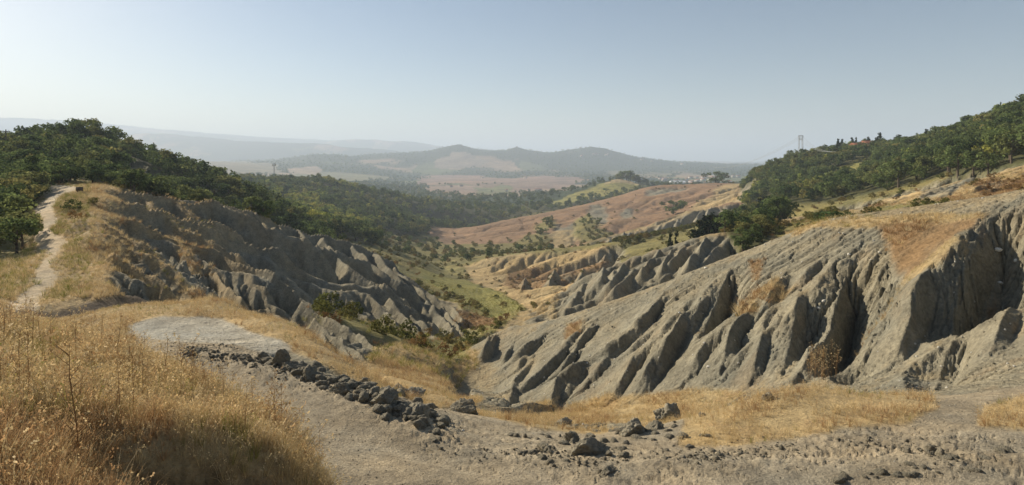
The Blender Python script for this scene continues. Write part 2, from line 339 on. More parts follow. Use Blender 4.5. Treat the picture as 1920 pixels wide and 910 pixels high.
# second ridge clay, third ridge clay
band(CLAY,0,0,[(1065,112),(1150,108),(1250,106),(1330,106),(1360,105),(1385,90),(1385,70),(1200,60),(1060,60),(1030,70),(1050,90)])
band(CLAY,0,0,[(1065,350),(1120,362),(1200,385),(1290,410),(1350,418),(1392,405),(1400,370),(1340,335),(1280,332),(1200,325),(1080,320)])
# brown hill
band(FIELD,0,0,[(800,500),(830,440),(900,430),(960,425),(1050,415),(1065,352),(1200,388),(1290,412),(1400,412),(1420,420),(1390,520),(1390,640),(1340,740),(1240,760),(1160,690),(1040,640),(900,590),(800,560)])
m_c3 = Yr(380,560) & inpoly([(1028,440),(1045,418),(1060,420),(1085,412),(1080,445),(1060,470),(1030,470)]); C[m_c3]=CLAY
m_c4 = Yr(400,640) & inpoly([(1105,385),(1125,380),(1140,392),(1135,420),(1115,430),(1105,400)]); C[m_c4]=CLAY
m_c5 = Yr(400,640) & inpoly([(1160,400),(1185,388),(1190,400),(1165,415)]); C[m_c5]=CLAY
m_c6 = Yr(600,780) & inpoly([(1215,356),(1290,350),(1270,358),(1210,366)]); C[m_c6]=CLAY
pin(OLIVE,380,560,[(1080,412),(1110,400),(1125,425),(1150,440),(1090,455),(1075,440)])
pin(OLIVE,380,560,[(985,440),(1020,430),(1040,452),(1000,470),(960,460)])
pin(OLIVE,400,600,[(1000,418),(1040,408),(1040,424),(1000,428)])
pin(STRAW,420,760,[(1290,385),(1360,345),(1390,345),(1380,365),(1310,392)])
pin(GREEN,800,1060,[(1020,385),(1080,362),(1130,345),(1180,345),(1210,346),(1180,358),(1120,368),(1060,382)])
pin(STRAW,900,1060,[(1135,346),(1150,330),(1175,332),(1195,345)])
pin(FOREST,780,1060,[(960,400),(1200,358),(1260,352),(1200,372),(1020,398)])
print('cover', time.time()-T0)
# far country: a patchwork of fields, hedges and woods
def cells(x, y, s):      # nearest-cell id and edge distance
    ix, iy = np.floor(x), np.floor(y); best = np.full(x.shape, 9e9); sec = best.copy(); idv = np.zeros(x.shape)
    for dx in (-1,0,1):
        for dy in (-1,0,1):
            cx, cy = ix+dx, iy+dy
            d = (cx+hsh(cx,cy,s)-x)**2 + (cy+hsh(cx,cy,s+5)-y)**2
            near = d < best; sec = np.where(near, best, np.minimum(sec, d)); idv = np.where(near, hsh(cx,cy,s+9), idv); best = np.where(near, d, best)
    return idv, np.sqrt(sec)-np.sqrt(best)
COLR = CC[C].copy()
fm = YY > 790
x_, y_ = XX[fm]/260, YY[fm]/620
cid, ced = cells(x_+0.4*fbm(x_,y_,2,5), y_+0.4*fbm(x_*1.3,y_,2,15), 40)
pal = np.array([(.30,.20,.13),(.26,.20,.11),(.33,.24,.15),(.17,.18,.075),(.22,.19,.10),(.13,.15,.06),(.36,.27,.17)])
fc = pal[(cid*6.99).astype(int)]
fc = fc*(0.9+0.25*fbm(x_*6, y_*6, 3, 77))[:,None]
hedge = (ced < 0.05) & (hsh(np.floor(x_*2),np.floor(y_*2),6) > 0.35)
fc[hedge] = (.05,.065,.03)
hill = (ZB[fm] > -88) | (YY[fm] > 5200)
wood = sstep(-.10,.12, fbm(XX[fm]/420, YY[fm]/700, 4, 21) + np.where(hill, np.where((YY[fm]>3300)&(YY[fm]<5200), .42, .22), -.30))
fc = fc*(1-wood[:,None]) + np.array((.045,.062,.03))*wood[:,None]
isfar = C[fm] == FAR
wood = np.where(hedge & (YY[fm] < 3200), 1.0, wood)
tmp = COLR[fm]; tmp[isfar] = fc[isfar]; COLR[fm] = tmp
FARWOOD = np.zeros((NR,NC)); q = np.zeros(fm.sum()); q[isfar] = wood[isfar]; FARWOOD[fm] = q
def cpaint(rgb, y0, y1, poly, keep=.0):
    m = Yr(y0,y1) & inpoly(poly); COLR[m] = np.array(rgb)*(0.85+0.3*fbm(XX[m]/60,YY[m]/60,3,8))[:,None]; FARWOOD[m] = 0; return m
cpaint((.31,.21,.15), 1500,3300, [(790,332),(900,330),(965,335),(955,343),(870,346),(780,345)])
cpaint((.31,.21,.15), 1300,3300, [(960,332),(1060,330),(1110,338),(1060,352),(960,360),(940,350)])
cpaint((.34,.24,.17), 1300,3300, [(800,350),(900,348),(930,360),(860,364),(800,358)])
cpaint((.20,.20,.09), 1000,2600, [(880,352),(960,350),(960,362),(900,362)])
cpaint((.22,.21,.11), 900,2600, [(560,322),(700,320),(740,335),(620,345),(540,332)])
cpaint((.36,.27,.18), 1500,4000, [(535,316),(600,314),(600,328),(545,326)])
cpaint((.24,.21,.13), 1800,4000, [(200,297),(400,300),(520,308),(520,325),(300,325),(200,312)])
cpaint((.29,.23,.16), 3000,4200, [(820,300),(850,285),(890,290),(920,305),(860,320),(810,315)])
print('far', time.time()-T0)

# ------------------------------------------------------------------ erosion: running water cuts the clay
Z = ZB.copy()
lp = lambda k: (UU*k, VV*k)
amp = YY*0.0016
Z += amp*fbm(*lp(60), 5, 11)*np.where(YY < 14, .35, 1.0)*np.where(C==ROAD, .5, 1)*np.where(C==PATHC, .15, 1)*np.where(YY>800, .25, 1)
Z += np.where(YY > 800, YY*0.0022*fbm(*lp(30), 5, 31)*np.where(YY>3000,1.3,.5), 0)
# long stretched rills on the clay give the water somewhere to start
cl = (C==CLAY)
ridg = lambda k, s_: 1-2*np.abs(fbm(UU*k, VV*k, 4, s_, .55))
MIDS = np.isin(C,[STRAW,RUST,FIELD]) & (PXg > 850) & (YY > 75) & (YY < 620)
Z += np.where(cl, YY*np.where((PXg>880)&(YY<58), .0020, .0042)*fbm(UU*26, VV*26, 6, 301, .62), 0) + np.where(MIDS, YY*.0036*fbm(UU*20, VV*20, 5, 303, .6), 0)
K = np.select([C==CLAY, C==STRAW, C==RUST, C==FIELD, C==OLIVE, C==GREEN, C==PATHC, C==PALE], [1.0, .28, .35, .12, .10, .03, .03, .05], .02)
K = np.where((C==STRAW)&(YY<30)&(PXg>820), .05, K)
K = np.where((C==STRAW)&(YY<14), .0, K)
K = np.where((C==STRAW)&(PXg<200)&(YY<90), .03, K)
K = np.where((C==STRAW)&(YY<34)&(PXg<820), .04, K)
K = np.where(YY > 1200, .0, K)
RIGHT = (PXg > 880) & (YY > 14) & (YY < 58)
K = np.where(RIGHT & ((C==STRAW)|(C==RUST)|(C==PATHC)), .25, K)
K = np.where(MIDS, np.where(C==FIELD, .35, .75), K)
KC = np.where(RIGHT, K*.028, K)
K = np.where(RIGHT, K*.5, K)
LEFTB = (PXg < 880) & (YY > 32) & (YY < 130) & (C==CLAY)
KC = np.where(LEFTB, 1.3, KC)
r0, r1 = int(np.searchsorted(V, math.log(13.0))), int(np.searchsorted(V, math.log(800)))
SHARP = [
 [(205,478,38),(215,475,38),(250,500,37),(290,515,36),(320,545,35),(334,562,34.4)],
 ([(150,412,50),(190,435,46),(240,460,46),(290,482,45.5),(330,510,44),(360,540,42),(395,556,40.5)], 1.0),
 ([(175,412,54),(240,442,54),(275,462,53),(300,485,52)], 1.0),
 [(190,398,62),(250,410,63),(300,430,64),(350,448,64),(410,468,64),(440,493,62),(500,505,60),(540,528,58),(560,552,57),(590,576,55),(625,592,53),(660,602,52)],
 [(330,445,66),(352,470,60),(372,500,57)],
 [(205,370,72),(290,388,74),(340,405,76),(400,428,78),(450,456,80),(520,465,82),(545,483,82),(590,515,82),(640,526,82),(700,533,82),(760,568,80),(820,612,78)],
 [(300,392,76),(340,425,72),(378,442,71),(400,455,70),(440,470,69),(470,500,67)],
 [(340,405,77),(400,412,80),(440,432,82),(470,455,83)],
 [(225,355,84),(330,371,90),(420,378,96),(480,398,102),(520,415,108),(600,437,115),(660,452,122),(700,468,126),(735,487,128),(752,507,125),(800,540,120),(850,575,112),(868,598,104)],
 [(420,380,95),(470,402,93),(505,425,92),(560,440,92),(600,462,91)], [(268,362,86),(300,395,80),(312,408,78)], [(320,370,90),(360,400,86),(395,425,83)],
 [(480,398,101),(500,425,97),(508,450,93)], [(520,415,107),(540,445,100),(545,470,95)], [(560,428,111),(585,455,104),(640,470,102),(690,490,104)],
 [(600,440,112),(655,500,95),(690,525,92),(720,530,90),(760,560,88)], [(660,455,118),(690,485,108),(715,505,104),(740,520,102),(780,545,100)],
 [(630,478,104),(660,515,96),(655,545,92)], [(700,470,124),(730,500,112),(752,520,108),(775,545,104),(800,580,96)], [(740,498,122),(770,525,114),(800,555,106),(835,600,94)],
 [(560,500,88),(590,530,84),(620,560,80)], [(640,540,80),(660,565,76),(690,590,72)], [(690,545,79),(720,575,75),(745,605,70)], [(730,560,79),(760,590,74),(790,620,69)], [(770,585,78),(800,612,74),(820,632,70)],
 [(800,560,100),(830,590,92),(850,612,84)], [(830,575,106),(855,600,96),(868,625,84)],
 [(590,598,37),(620,625,34.5),(640,640,33.2),(660,650,32),(700,690,29),(745,716,26)], [(600,610,36),(612,640,33)], [(640,632,34),(655,668,30)], [(565,560,46),(600,585,44),(640,605,42),(680,628,40),(720,660,36)],
 [(450,505,61),(465,525,58),(500,540,56)], [(465,580,46),(500,575,46),(530,590,44),(560,610,41)], [(400,505,60),(430,540,52),(455,560,49)],
 [(958,582,113),(972,574,114),(985,588,112)], [(915,625,51),(945,617,52),(985,620,50)], [(930,622,51),(908,650,47)], [(970,622,50),(950,655,45)],
]
FINS = [([(1365,520),(1347,560),(1318,615)],1.3),([(1285,597),(1264,645),(1232,692)],1.2),([(1195,622),(1160,652),(1112,676)],.9),([(1402,592),(1374,635),(1356,688)],1.1),
 ([(1432,630),(1424,670),(1412,715)],.7),([(1500,560),(1490,620),(1470,695)],.9),([(1592,500),(1570,560),(1545,635),(1505,705)],1.7),([(1742,535),(1718,580),(1702,645)],1.1),
 ([(1856,428),(1822,478),(1792,545),(1788,600)],1.6),([(1072,650),(1032,690),(965,738)],.8),([(1105,690),(1045,728),(955,772)],.8),([(1012,635),(985,662),(960,680)],.8),([(1240,560),(1215,600),(1180,625)],.7),
 ([(1470,520),(1450,555),(1430,585)],.6),([(1655,560),(1640,610),(1625,660)],.5),([(1790,640),(1765,680),(1738,730)],.6),([(1900,560),(1880,620),(1860,660)],.5),([(1330,560),(1300,600),(1290,620)],.5)]
DITCHES = [
 ([(1885,425),(1885,470),(1862,530),(1835,590)], 18, 60, 1.9, 3.4),
 ([(1785,530),(1775,580),(1760,625)], 18, 60, 1.3, 2.2),
 ([(1590,505),(1600,560),(1585,620),(1560,680)], 16, 60, 2.0, 2.6),
 ([(1545,565),(1500,640),(1470,700)], 16, 60, 1.2, 1.6),
 ([(1365,530),(1345,590),(1320,620)], 16, 60, 1.6, 2.0),
 ([(1780,660),(1755,690),(1735,730)], 14, 50, .9, 1.2),
 ([(1600,680),(1590,715)], 14, 50, .8, 1.2),
]
def erode(Z, K, x, y, iters, kf, m=.5, creep=0.0):
    h, wd = Z.shape; N = h*wd
    Kf = K.ravel(); area0 = (np.gradient(x, axis=1)*np.gradient(y, axis=0)).ravel()
    offs = [(-1,-1),(-1,0),(-1,1),(0,-1),(0,1),(1,-1),(1,0),(1,1)]
    idn = np.arange(N).reshape(h, wd)
    dist = {}
    for dr, dc in offs:
        dist[(dr,dc)] = np.hypot(np.roll(x,(-dr,-dc),(0,1))-x, np.roll(y,(-dr,-dc),(0,1))-y)
    inner = np.zeros((h,wd), bool); inner[1:-1,1:-1] = True
    for it in range(iters):
        best = np.zeros((h,wd)); rec = idn.copy(); rd = np.ones((h,wd))
        for o in offs:
            s = (Z - np.roll(Z,(-o[0],-o[1]),(0,1)))/dist[o]
            b = (s > best) & inner
            best = np.where(b, s, best); rd = np.where(b, dist[o], rd)
            rec = np.where(b, idn + o[0]*wd + o[1], rec)
        rec = rec.ravel(); rd = rd.ravel()
        depth = (rec != np.arange(N)).astype(np.int32); p = rec.copy()
        while True:
            nd = depth + depth[p]; np_ = p[p]
            if np.array_equal(np_, p): break
            depth, p = nd, np_
        order = np.argsort(depth, kind='stable'); cnt = np.bincount(depth); st = np.concatenate([[0], np.cumsum(cnt)])
        A = area0.copy()
        for L in range(len(cnt)-1, 0, -1):
            nd = order[st[L]:st[L+1]]; np.add.at(A, rec[nd], A[nd])
        z = Z.ravel().copy(); Fk = Kf*kf*(A**m)/rd
        for L in range(1, len(cnt)):
            nd = order[st[L]:st[L+1]]; f = Fk[nd]
            z[nd] = (z[nd] + f*z[rec[nd]])/(1+f)
        Z = z.reshape(h, wd)
        if creep:
            lap = (np.roll(Z,1,0)+np.roll(Z,-1,0)+np.roll(Z,1,1)+np.roll(Z,-1,1)-4*Z)
            Z = Z + np.where(inner, creep*lap*(.3+.7*(K<.5)), 0)
    return Z
def locate(px, py, y0, y1):          # where the sight line through (px, py) meets the ground between two distances
    c = int(round((px-PX[0])/(PX[1]-PX[0]))); i0, i1 = np.searchsorted(V, [math.log(y0), math.log(y1)])
    col = PYg[i0:i1, c]; k = np.argmax(col <= py)
    if col[k] > py: k = int(np.argmin(col))
    return XX[i0+k, c], YY[i0+k, c]
def near_line(pts, y0, y1, wmax):     # distance (m) to a line on the ground and how far along it, 0..1
    P = [locate(a, b, y0, y1) for a, b in pts]
    ys = [p[1] for p in P]; i0 = max(0, np.searchsorted(V, math.log(min(ys)-wmax*1.2))-1); i1 = np.searchsorted(V, math.log(max(ys)+wmax*1.2))+1
    x, y = XX[i0:i1], YY[i0:i1]; best = np.full(x.shape, 1e9); tt = np.zeros(x.shape)
    for k in range(len(P)-1):
        (ax, ay), (bx, by) = P[k], P[k+1]; dx, dy = bx-ax, by-ay; q = dx*dx+dy*dy+1e-9
        t = np.clip(((x-ax)*dx+(y-ay)*dy)/q, 0, 1); d = np.hypot(x-ax-t*dx, y-ay-t*dy)
        tt = np.where(d < best, (k+t)/(len(P)-1), tt); best = np.minimum(d, best)
    return slice(i0, i1), best, tt
def ditch(pts, y0, y1, wd, depth, sharp=.8):
    sl, d, t = near_line(pts, y0, y1, wd)
    d = d*(1+.22*fbm(UU[sl]*60, VV[sl]*60, 4, 913, .65)) + .06*wd*np.abs(fbm(UU[sl]*150, VV[sl]*150, 2, 917))
    prof = np.clip(1-d/(wd*(.45+.55*np.sin(math.pi*np.clip(t*.9+.08,0,1)))), 0, 1)**sharp
    Z[sl] -= depth*prof*np.sin(math.pi*np.clip(t*.86+.1,0,1))**.7
def rib(pts, y0, y1, wd, height):
    sl, d, t = near_line(pts, y0, y1, wd)
    Z[sl] += height*np.clip(1-d/wd, 0, 1)**1.3*np.sin(math.pi*np.clip(t*.9+.05,0,1))**.6
_q = np.random.default_rng(99)
for _k in range(46):
    _x = _q.uniform(960, 1900); _t = _q.uniform(.08,.92); _lo = np.interp(_x,[960,1200,1540,1750,1900],[745,735,690,665,600]); _hi = np.interp(_x,[960,1200,1350,1540,1900],[625,575,515,430,400])
    _y = _hi+(_lo-_hi)*_t; _l = _q.uniform(22,60); _a = _q.uniform(.7,1.5)
    if _x > 1630 and _y < 550: continue
    FINS.append(([(_x+_l*.5, _y-_l*.6*_a), (_x+_q.uniform(-3,3), _y), (_x-_l*.5, _y+_l*.6*_a)], _q.uniform(.15,.5)))
def fin(pts, h):
    h = h*.70; P = [locate(a, b, 16, 60) for a, b in pts]; ys = [p[1] for p in P]
    i0 = max(0, np.searchsorted(V, math.log(min(ys)-5))); i1 = np.searchsorted(V, math.log(max(ys)+9)); x, y = XX[i0:i1], YY[i0:i1]
    best = np.full(x.shape, 1e9); sg = np.zeros(x.shape); tt = np.zeros(x.shape)
    for k in range(len(P)-1):
        (ax,ay),(bx,by) = P[k], P[k+1]; dx, dy = bx-ax, by-ay; q = dx*dx+dy*dy+1e-9; L_ = math.sqrt(q)
        t = np.clip(((x-ax)*dx+(y-ay)*dy)/q,0,1); d = np.hypot(x-ax-t*dx, y-ay-t*dy); c_ = d < best
        tt = np.where(c_, (k+t)/(len(P)-1), tt); sg = np.where(c_, (dx*(y-ay)-dy*(x-ax))/L_, sg); best = np.minimum(best, d)
    wob = .14*h*fbm(UU[i0:i1]*90, VV[i0:i1]*90, 4, 951, .6); sg = sg + wob; near = sg > 0
    tap = np.sin(math.pi*np.clip(tt*.9+.05,0,1))**.8*np.exp(-(np.maximum(0, best-np.abs(sg)-.3)/.5)**2)
    w_f, w_n = 1.2+1.3*h, .30+.22*h
    p = np.where(near, np.clip(1-best/w_n,0,1)*1.0 - .55*np.clip(1-np.abs(best-w_n)/(w_n*1.6),0,1), np.clip(1-best/w_f,0,1)**1.3)
    Z[i0:i1] += h*tap*p
for a in DITCHES: ditch(a[0], a[1], a[2], a[3], a[4]*.8)
sub = slice(r0, r1)
# broad gullies first on a coarse net, then the fine rills
c4 = (slice(r0, r1, 3), slice(0, NC, 3))
zc0 = Z[c4].copy(); zc = erode(zc0, KC[c4], XX[c4], YY[c4], 14, .10, creep=.04)
dz = zc-zc0
ri = np.clip((np.arange(r0, r1)-r0)/3, 0, zc.shape[0]-1.001); ci = np.clip(np.arange(NC)/3, 0, zc.shape[1]-1.001)
a0 = ri.astype(int); fa = (ri-a0)[:,None]; b0 = ci.astype(int); fb = (ci-b0)[None,:]
up = (dz[a0][:,b0]*(1-fb)+dz[a0][:,b0+1]*fb)*(1-fa) + (dz[a0+1][:,b0]*(1-fb)+dz[a0+1][:,b0+1]*fb)*fa
Z[sub] += up
for _f in FINS: fin(*_f)
Z[sub] = erode(Z[sub], K[sub], XX[sub], YY[sub], 8, .07, creep=.006)
Z += np.where(cl & (YY < 450), YY*.0011*ridg(75, 411) + YY*.0007*fbm(UU*170, VV*170, 3, 431, .7), 0)
Z += np.where(RIGHT & cl, YY*.0010*ridg(130, 461), 0)
CREST = np.full((NR,NC), 1e9, np.float32)
def sharp(line, y_side=2.0, jag=.012, reach=.16):
    L = resample(line, .012); P = np.array([((p[0]-960)/F*p[2], p[2], -(p[1]-HP)/F*p[2]) for p in L])
    q = np.arange(len(P)); P[:,2] += P[:,1]*jag*(vnoise(q*.55+line[0][0], q*0+line[0][1], 9)-.62)
    i0 = max(0, np.searchsorted(V, math.log(P[:,1].min()*(1-reach)))); i1 = np.searchsorted(V, math.log(P[:,1].max()*(1+reach)))
    xs = P[:,0]/P[:,1]*F+960; j0 = max(0, int((xs.min()-reach*F-PX[0])/(PX[1]-PX[0]))); j1 = min(NC, int((xs.max()+reach*F-PX[0])/(PX[1]-PX[0])))
    x, y = XX[i0:i1,j0:j1], YY[i0:i1,j0:j1]; top = np.full(x.shape, -1e9)
    wob = 1+.55*fbm(UU[i0:i1,j0:j1]*55, VV[i0:i1,j0:j1]*55, 4, 77, .6)
    for (ax,ay,az),(bx,by,bz) in zip(P[:-1], P[1:]):
        dx, dy = bx-ax, by-ay; t = np.clip(((x-ax)*dx+(y-ay)*dy)/(dx*dx+dy*dy+1e-9),0,1); d = np.hypot(x-ax-t*dx, y-ay-t*dy)
        top = np.maximum(top, az+(bz-az)*t - d*y_side*wob); CREST[i0:i1,j0:j1] = np.minimum(CREST[i0:i1,j0:j1], d)
    Z[i0:i1,j0:j1] = np.maximum(Z[i0:i1,j0:j1], top)
_q = np.random.default_rng(31)
def along(line, x): a = np.array(line); o = np.argsort(a[:,0]); return [float(np.interp(x, a[o,0], a[o,k])) for k in (1,2)]
R3 = [(1065,468,350),(1120,447,362),(1200,420,385),(1290,392,410),(1350,380,418),(1385,379,410)]
R2 = [(1062,520,112),(1110,500,110),(1150,484,108),(1200,470,107),(1250,456,106),(1300,441,106),(1330,434,106),(1355,438,104)]
x_ = 1078
while x_ < 1385:
    y_, d_ = along(R3, x_); e_ = _q.uniform(.45,1.5); o_ = _q.uniform(0,9); b_ = _q.uniform(-6,4)
    if _q.random() < .8: SHARP.append(([(x_,y_+3+o_,d_*(.985-o_*.002)),(x_-5*e_+b_*.5,y_+o_+12*e_,d_*(.96-o_*.002)),(x_-13*e_+b_,y_+o_+24*e_,d_*(.92-o_*.002))], _q.uniform(1.3,2.1), .008))
    x_ += _q.uniform(7,19)
x_ = 1085
while x_ < 1360:
    y_, d_ = along(R2, x_); e_ = _q.uniform(.35,1.35); o_ = _q.uniform(2,26); b_ = _q.uniform(-14,9)
    if _q.random() < .75: SHARP.append(([(x_,y_+4+o_,d_*(.985-o_*.0028)),(x_-8*e_+b_*.4,y_+o_+15*e_,d_*(.95-o_*.0028)),(x_-20*e_+b_,y_+o_+32*e_,d_*(.90-o_*.0028))], _q.uniform(1.1,1.7), .012))
    x_ += _q.uniform(8,26)
for x0_, y0_, d0_ in ((1135,478,215),(1040,505,195),(985,520,190),(1055,430,470),(1065,428,470),(1045,432,470),(1120,392,590),(1130,392,595),(1172,398,560),(1182,396,560),(1095,500,190)):
    e_ = _q.uniform(.8,1.3); SHARP.append(([(x0_,y0_,d0_),(x0_-5*e_,y0_+11*e_,d0_*.96),(x0_-10*e_,y0_+22*e_,d0_*.92)], 1.6, .006))
for ln in SHARP: sharp(*ln) if isinstance(ln, tuple) else sharp(ln)
for _z in (0,):
    _mz = m_path.copy(); _b = Z.copy()
    for _k in range(14): _b = (_b+np.roll(_b,1,0)+np.roll(_b,-1,0)+np.roll(_b,1,1)+np.roll(_b,-1,1))/5
    Z = np.where(_mz, _b, Z)
# clay shows through wherever straw or scrub stands too steep; straw settles on the gentle clay tops
sl_ = np.hypot(np.gradient(Z, axis=0)/np.gradient(YY, axis=0), np.gradient(Z, axis=1)/np.gradient(XX, axis=1))
def blur(a, n):
    for _ in range(n):
        a = (a + np.roll(a,1,0) + np.roll(a,-1,0) + np.roll(a,1,1) + np.roll(a,-1,1))/5
    return a
sl_ = blur(sl_, 3); nz = fbm(UU*70, VV*70, 5, 501, .6)
veg = np.isin(C, [STRAW, RUST, OLIVE, GREEN, FIELD]) & (YY > 20) & (YY < 760)
cov = 1 - sstep(.75, 1.35, sl_ + .5*nz)
clayc = CC[CLAY]
mixv = np.where(veg, cov, 1.0)[...,None]
COLR = COLR*mixv + clayc*(1-mixv)
tops = cl & (YY > 20) & (YY < 470); tp = np.where(tops, (1 - sstep(.30, .62, sl_ + .38*nz))*np.where(RIGHT, .45, np.where(LEFTB, .35, .9)), 0)[...,None]
COLR = COLR*(1-tp) + (CC[STRAW]*.9)*tp
cr_w = (1-sstep(.15, 1.0, CREST + .6*nz))*(1-sstep(300, 620, PXg))*(YY > 30)*.85
wide = (1-sstep(1.5, 7.5, CREST + 3.0*nz))*(1-sstep(190, 270, PXg))*(YY > 30)*.3
cr_w = np.maximum(cr_w, wide)[...,None]; COLR = COLR*(1-cr_w) + (CC[STRAW]*.8+CC[RUST]*.2)*cr_w
# soft ragged borders between covers
near_ = YY < 800
for ch in range(3):
    b_ = blur(COLR[...,ch], 4); COLR[...,ch] = np.where(near_, b_, COLR[...,ch])
v1 = fbm(UU*40, VV*40, 5, 611, .6); v2 = fbm(UU*9, VV*9, 3, 621)
COLR *= np.where(near_, 1+.22*v1+.16*v2, 1)[...,None]
rustn = np.where(np.isin(C,[STRAW,CLAY,FIELD]) & near_, sstep(.18,.55, fbm(UU*18, VV*18, 4, 631, .6))*np.where(cl,np.where(LEFTB,.06,.2),.45), 0)[...,None]
COLR = COLR*(1-rustn) + CC[RUST]*1.1*rustn
COLR = np.clip(COLR, .01, .8)
print('eroded', time.time()-T0)

# ---- crumbled banks along the track
def dist_px(px, py, line):
    best = np.full(px.shape, 1e9)
    for (ax,ay),(bx,by) in zip(line[:-1], line[1:]):
        dx, dy = bx-ax, by-ay; t = np.clip(((px-ax)*dx+(py-ay)*dy)/(dx*dx+dy*dy),0,1); best = np.minimum(best, np.hypot(px-ax-t*dx, py-ay-t*dy))
    return best
berm = [(350,662),(380,663),(440,672),(500,684),(560,700),(600,712),(650,730),(700,745),(740,765),(790,785),(830,810)]
bankline = [(830,815),(900,838),(1000,848),(1100,868),(1250,870),(1400,850),(1550,830),(1700,840),(1900,870),(2000,880)]
nb0 = np.where((YY > 7) & (YY < 19), np.minimum(dist_px(PXg, PYg, berm+[(860,825)]), dist_px(PXg, PYg, bankline)*.85), 1e9)
crm = (1-sstep(14, 46, nb0))*(C != STRAW)
lump = np.abs(fbm(XX*3.2, YY*3.2, 5, 801, .62)); Z += crm*np.where(PXg>860,.06,.10)*(lump + .35*fbm(XX*14, YY*14, 3, 811, .7))
Z += np.where((C==ROAD)&(YY<18), .025*fbm(XX*1.6, YY*1.6, 4, 821) , 0)
COLR *= np.where((YY<24)&np.isin(C,[ROAD,PALE]), 1+.20*fbm(XX*1.1, YY*1.1, 4, 831)+.10*fbm(XX*9, YY*9, 3, 841), 1)[...,None]

# wheel ruts
_T = [((a-960)/F*b, b) for a, b in ((2150,8.9),(1500,8.7),(1150,9.0),(940,9.4),(760,10.2),(600,11.4),(480,12.9),(380,14.4))]
_i = slice(0, int(np.searchsorted(V, math.log(18)))); _b = np.full(XX[_i].shape, 1e9)
for (ax,ay),(bx,by) in zip(_T[:-1], _T[1:]):
    dx, dy = bx-ax, by-ay; t = np.clip(((XX[_i]-ax)*dx+(YY[_i]-ay)*dy)/(dx*dx+dy*dy),0,1); _b = np.minimum(_b, np.hypot(XX[_i]-ax-t*dx, YY[_i]-ay-t*dy))
_b = _b + .12*fbm(XX[_i]*.8, YY[_i]*.8, 3, 931); rut = np.exp(-((_b-.62)/.15)**2)*(.6+.6*fbm(XX[_i]*1.5, YY[_i]*1.5, 3, 933))*(C[_i]==ROAD)
Z[_i] -= .045*rut; COLR[_i] *= (1+.20*rut)[...,None]; mid = np.exp(-(_b/.3)**2)*(C[_i]==ROAD); COLR[_i] *= (1-.10*mid)[...,None]
crk = np.abs(fbm(XX*2.6+.5*fbm(XX*5,YY*5,2,7), YY*2.6, 4, 941, .6)); Z -= np.where((YY<24)&np.isin(C,[ROAD,PALE]), .035*np.clip(1-crk/.05,0,1)*(crm>.1), 0)

# ------------------------------------------------------------------ ground sheets
def new_mat(name):
    m = bpy.data.materials.new(name); m.use_nodes = True; m.node_tree.nodes.clear(); return m
class NT:
    def __init__(s, m):
        s.t = m.node_tree; s.N = s.t.nodes; s.L = s.t.links
    def n(s, typ, **kw):
        nd = s.N.new(typ)
        for k, v in kw.items():
            if k.startswith('i_'): nd.inputs[int(k[2:])].default_value = v
            else: setattr(nd, k, v)
        return nd
    def l(s, a, b): s.L.new(a, b)
    def noise(s, vec, scale, detail=4, rough=.6):
        nd = s.n('ShaderNodeTexNoise'); nd.inputs['Scale'].default_value = scale; nd.inputs['Detail'].default_value = detail
        nd.inputs['Roughness'].default_value = rough
        if vec is not None: s.l(vec, nd.inputs['Vector'])
        return nd.outputs[0]
    def ramp(s, f, stops):
        r = s.n('ShaderNodeValToRGB'); e = r.color_ramp.elements
        while len(e) < len(stops): e.new(.5)
        for q, (p, c) in zip(e, stops): q.position = p; q.color = (c[0],c[1],c[2],1) if hasattr(c,'__len__') else (c,c,c,1)
        s.l(f, r.inputs[0]); return r.outputs[0]
    def mix(s, f, a, b, mode='MIX'):
        m = s.n('ShaderNodeMix', data_type='RGBA', blend_type=mode)
        for v, k in ((f,0),(a,6),(b,7)):
            if hasattr(v, 'is_output') or isinstance(v, bpy.types.NodeSocket): s.l(v, m.inputs[k])
            else: m.inputs[k].default_value = v if k == 0 else ((v[0],v[1],v[2],1))
        return m.outputs[2]
    def math(s, op, a, b=None):
        m = s.n('ShaderNodeMath', operation=op)
        for v, k in ((a,0),(b,1)):
            if v is None: continue
            if isinstance(v, bpy.types.NodeSocket): s.l(v, m.inputs[k])
            else: m.inputs[k].default_value = v
        return m.outputs[0]
def ground_mat(name, bump_d, scales):
    m = new_mat(name); q = NT(m)
    out = q.n('ShaderNodeOutputMaterial'); bs = q.n('ShaderNodeBsdfPrincipled'); bs.inputs['Roughness'].default_value = .95
    bs.inputs['Specular IOR Level'].default_value = .12
    q.l(bs.outputs[0], out.inputs[0])
    tc = q.n('ShaderNodeTexCoord').outputs['Object']
    at = q.n('ShaderNodeAttribute', attribute_name='tint').outputs['Color']
    n1 = q.noise(tc, scales[0], 6, .65); n2 = q.noise(tc, scales[1], 5, .6); n3 = q.noise(tc, scales[2], 3, .5)
    c = q.mix(1.0, at, q.ramp(n1, [(.25,.62),(.5,1.0),(.75,1.35)]), 'MULTIPLY')
    c = q.mix(1.0, c, q.ramp(n2, [(.3,.78),(.7,1.22)]), 'MULTIPLY')
    c = q.mix(1.0, c, q.ramp(n3, [(.3,(.86,.90,.95)),(.7,(1.12,1.07,1.0))]), 'MULTIPLY')
    q.l(c, bs.inputs['Base Color'])
    b = q.n('ShaderNodeBump'); b.inputs['Distance'].default_value = bump_d; b.inputs['Strength'].default_value = .9
    q.l(q.math('ADD', n1, q.math('MULTIPLY', n2, 1.6)), b.inputs['Height']); q.l(b.outputs[0], bs.inputs['Normal'])
    return m
MATS = [ground_mat('near_soil', .05, (22, 4, .7)), ground_mat('clay_soil', .16, (6, 1.2, .25)), ground_mat('hill_soil', .6, (1.6, .3, .06)), ground_mat('far_soil', 4, (.12, .03, .006))]
bounds = [0] + [int(np.searchsorted(V, math.log(b)-1e-6)) for _, b, _ in segs[:-1]] + [NR-1]
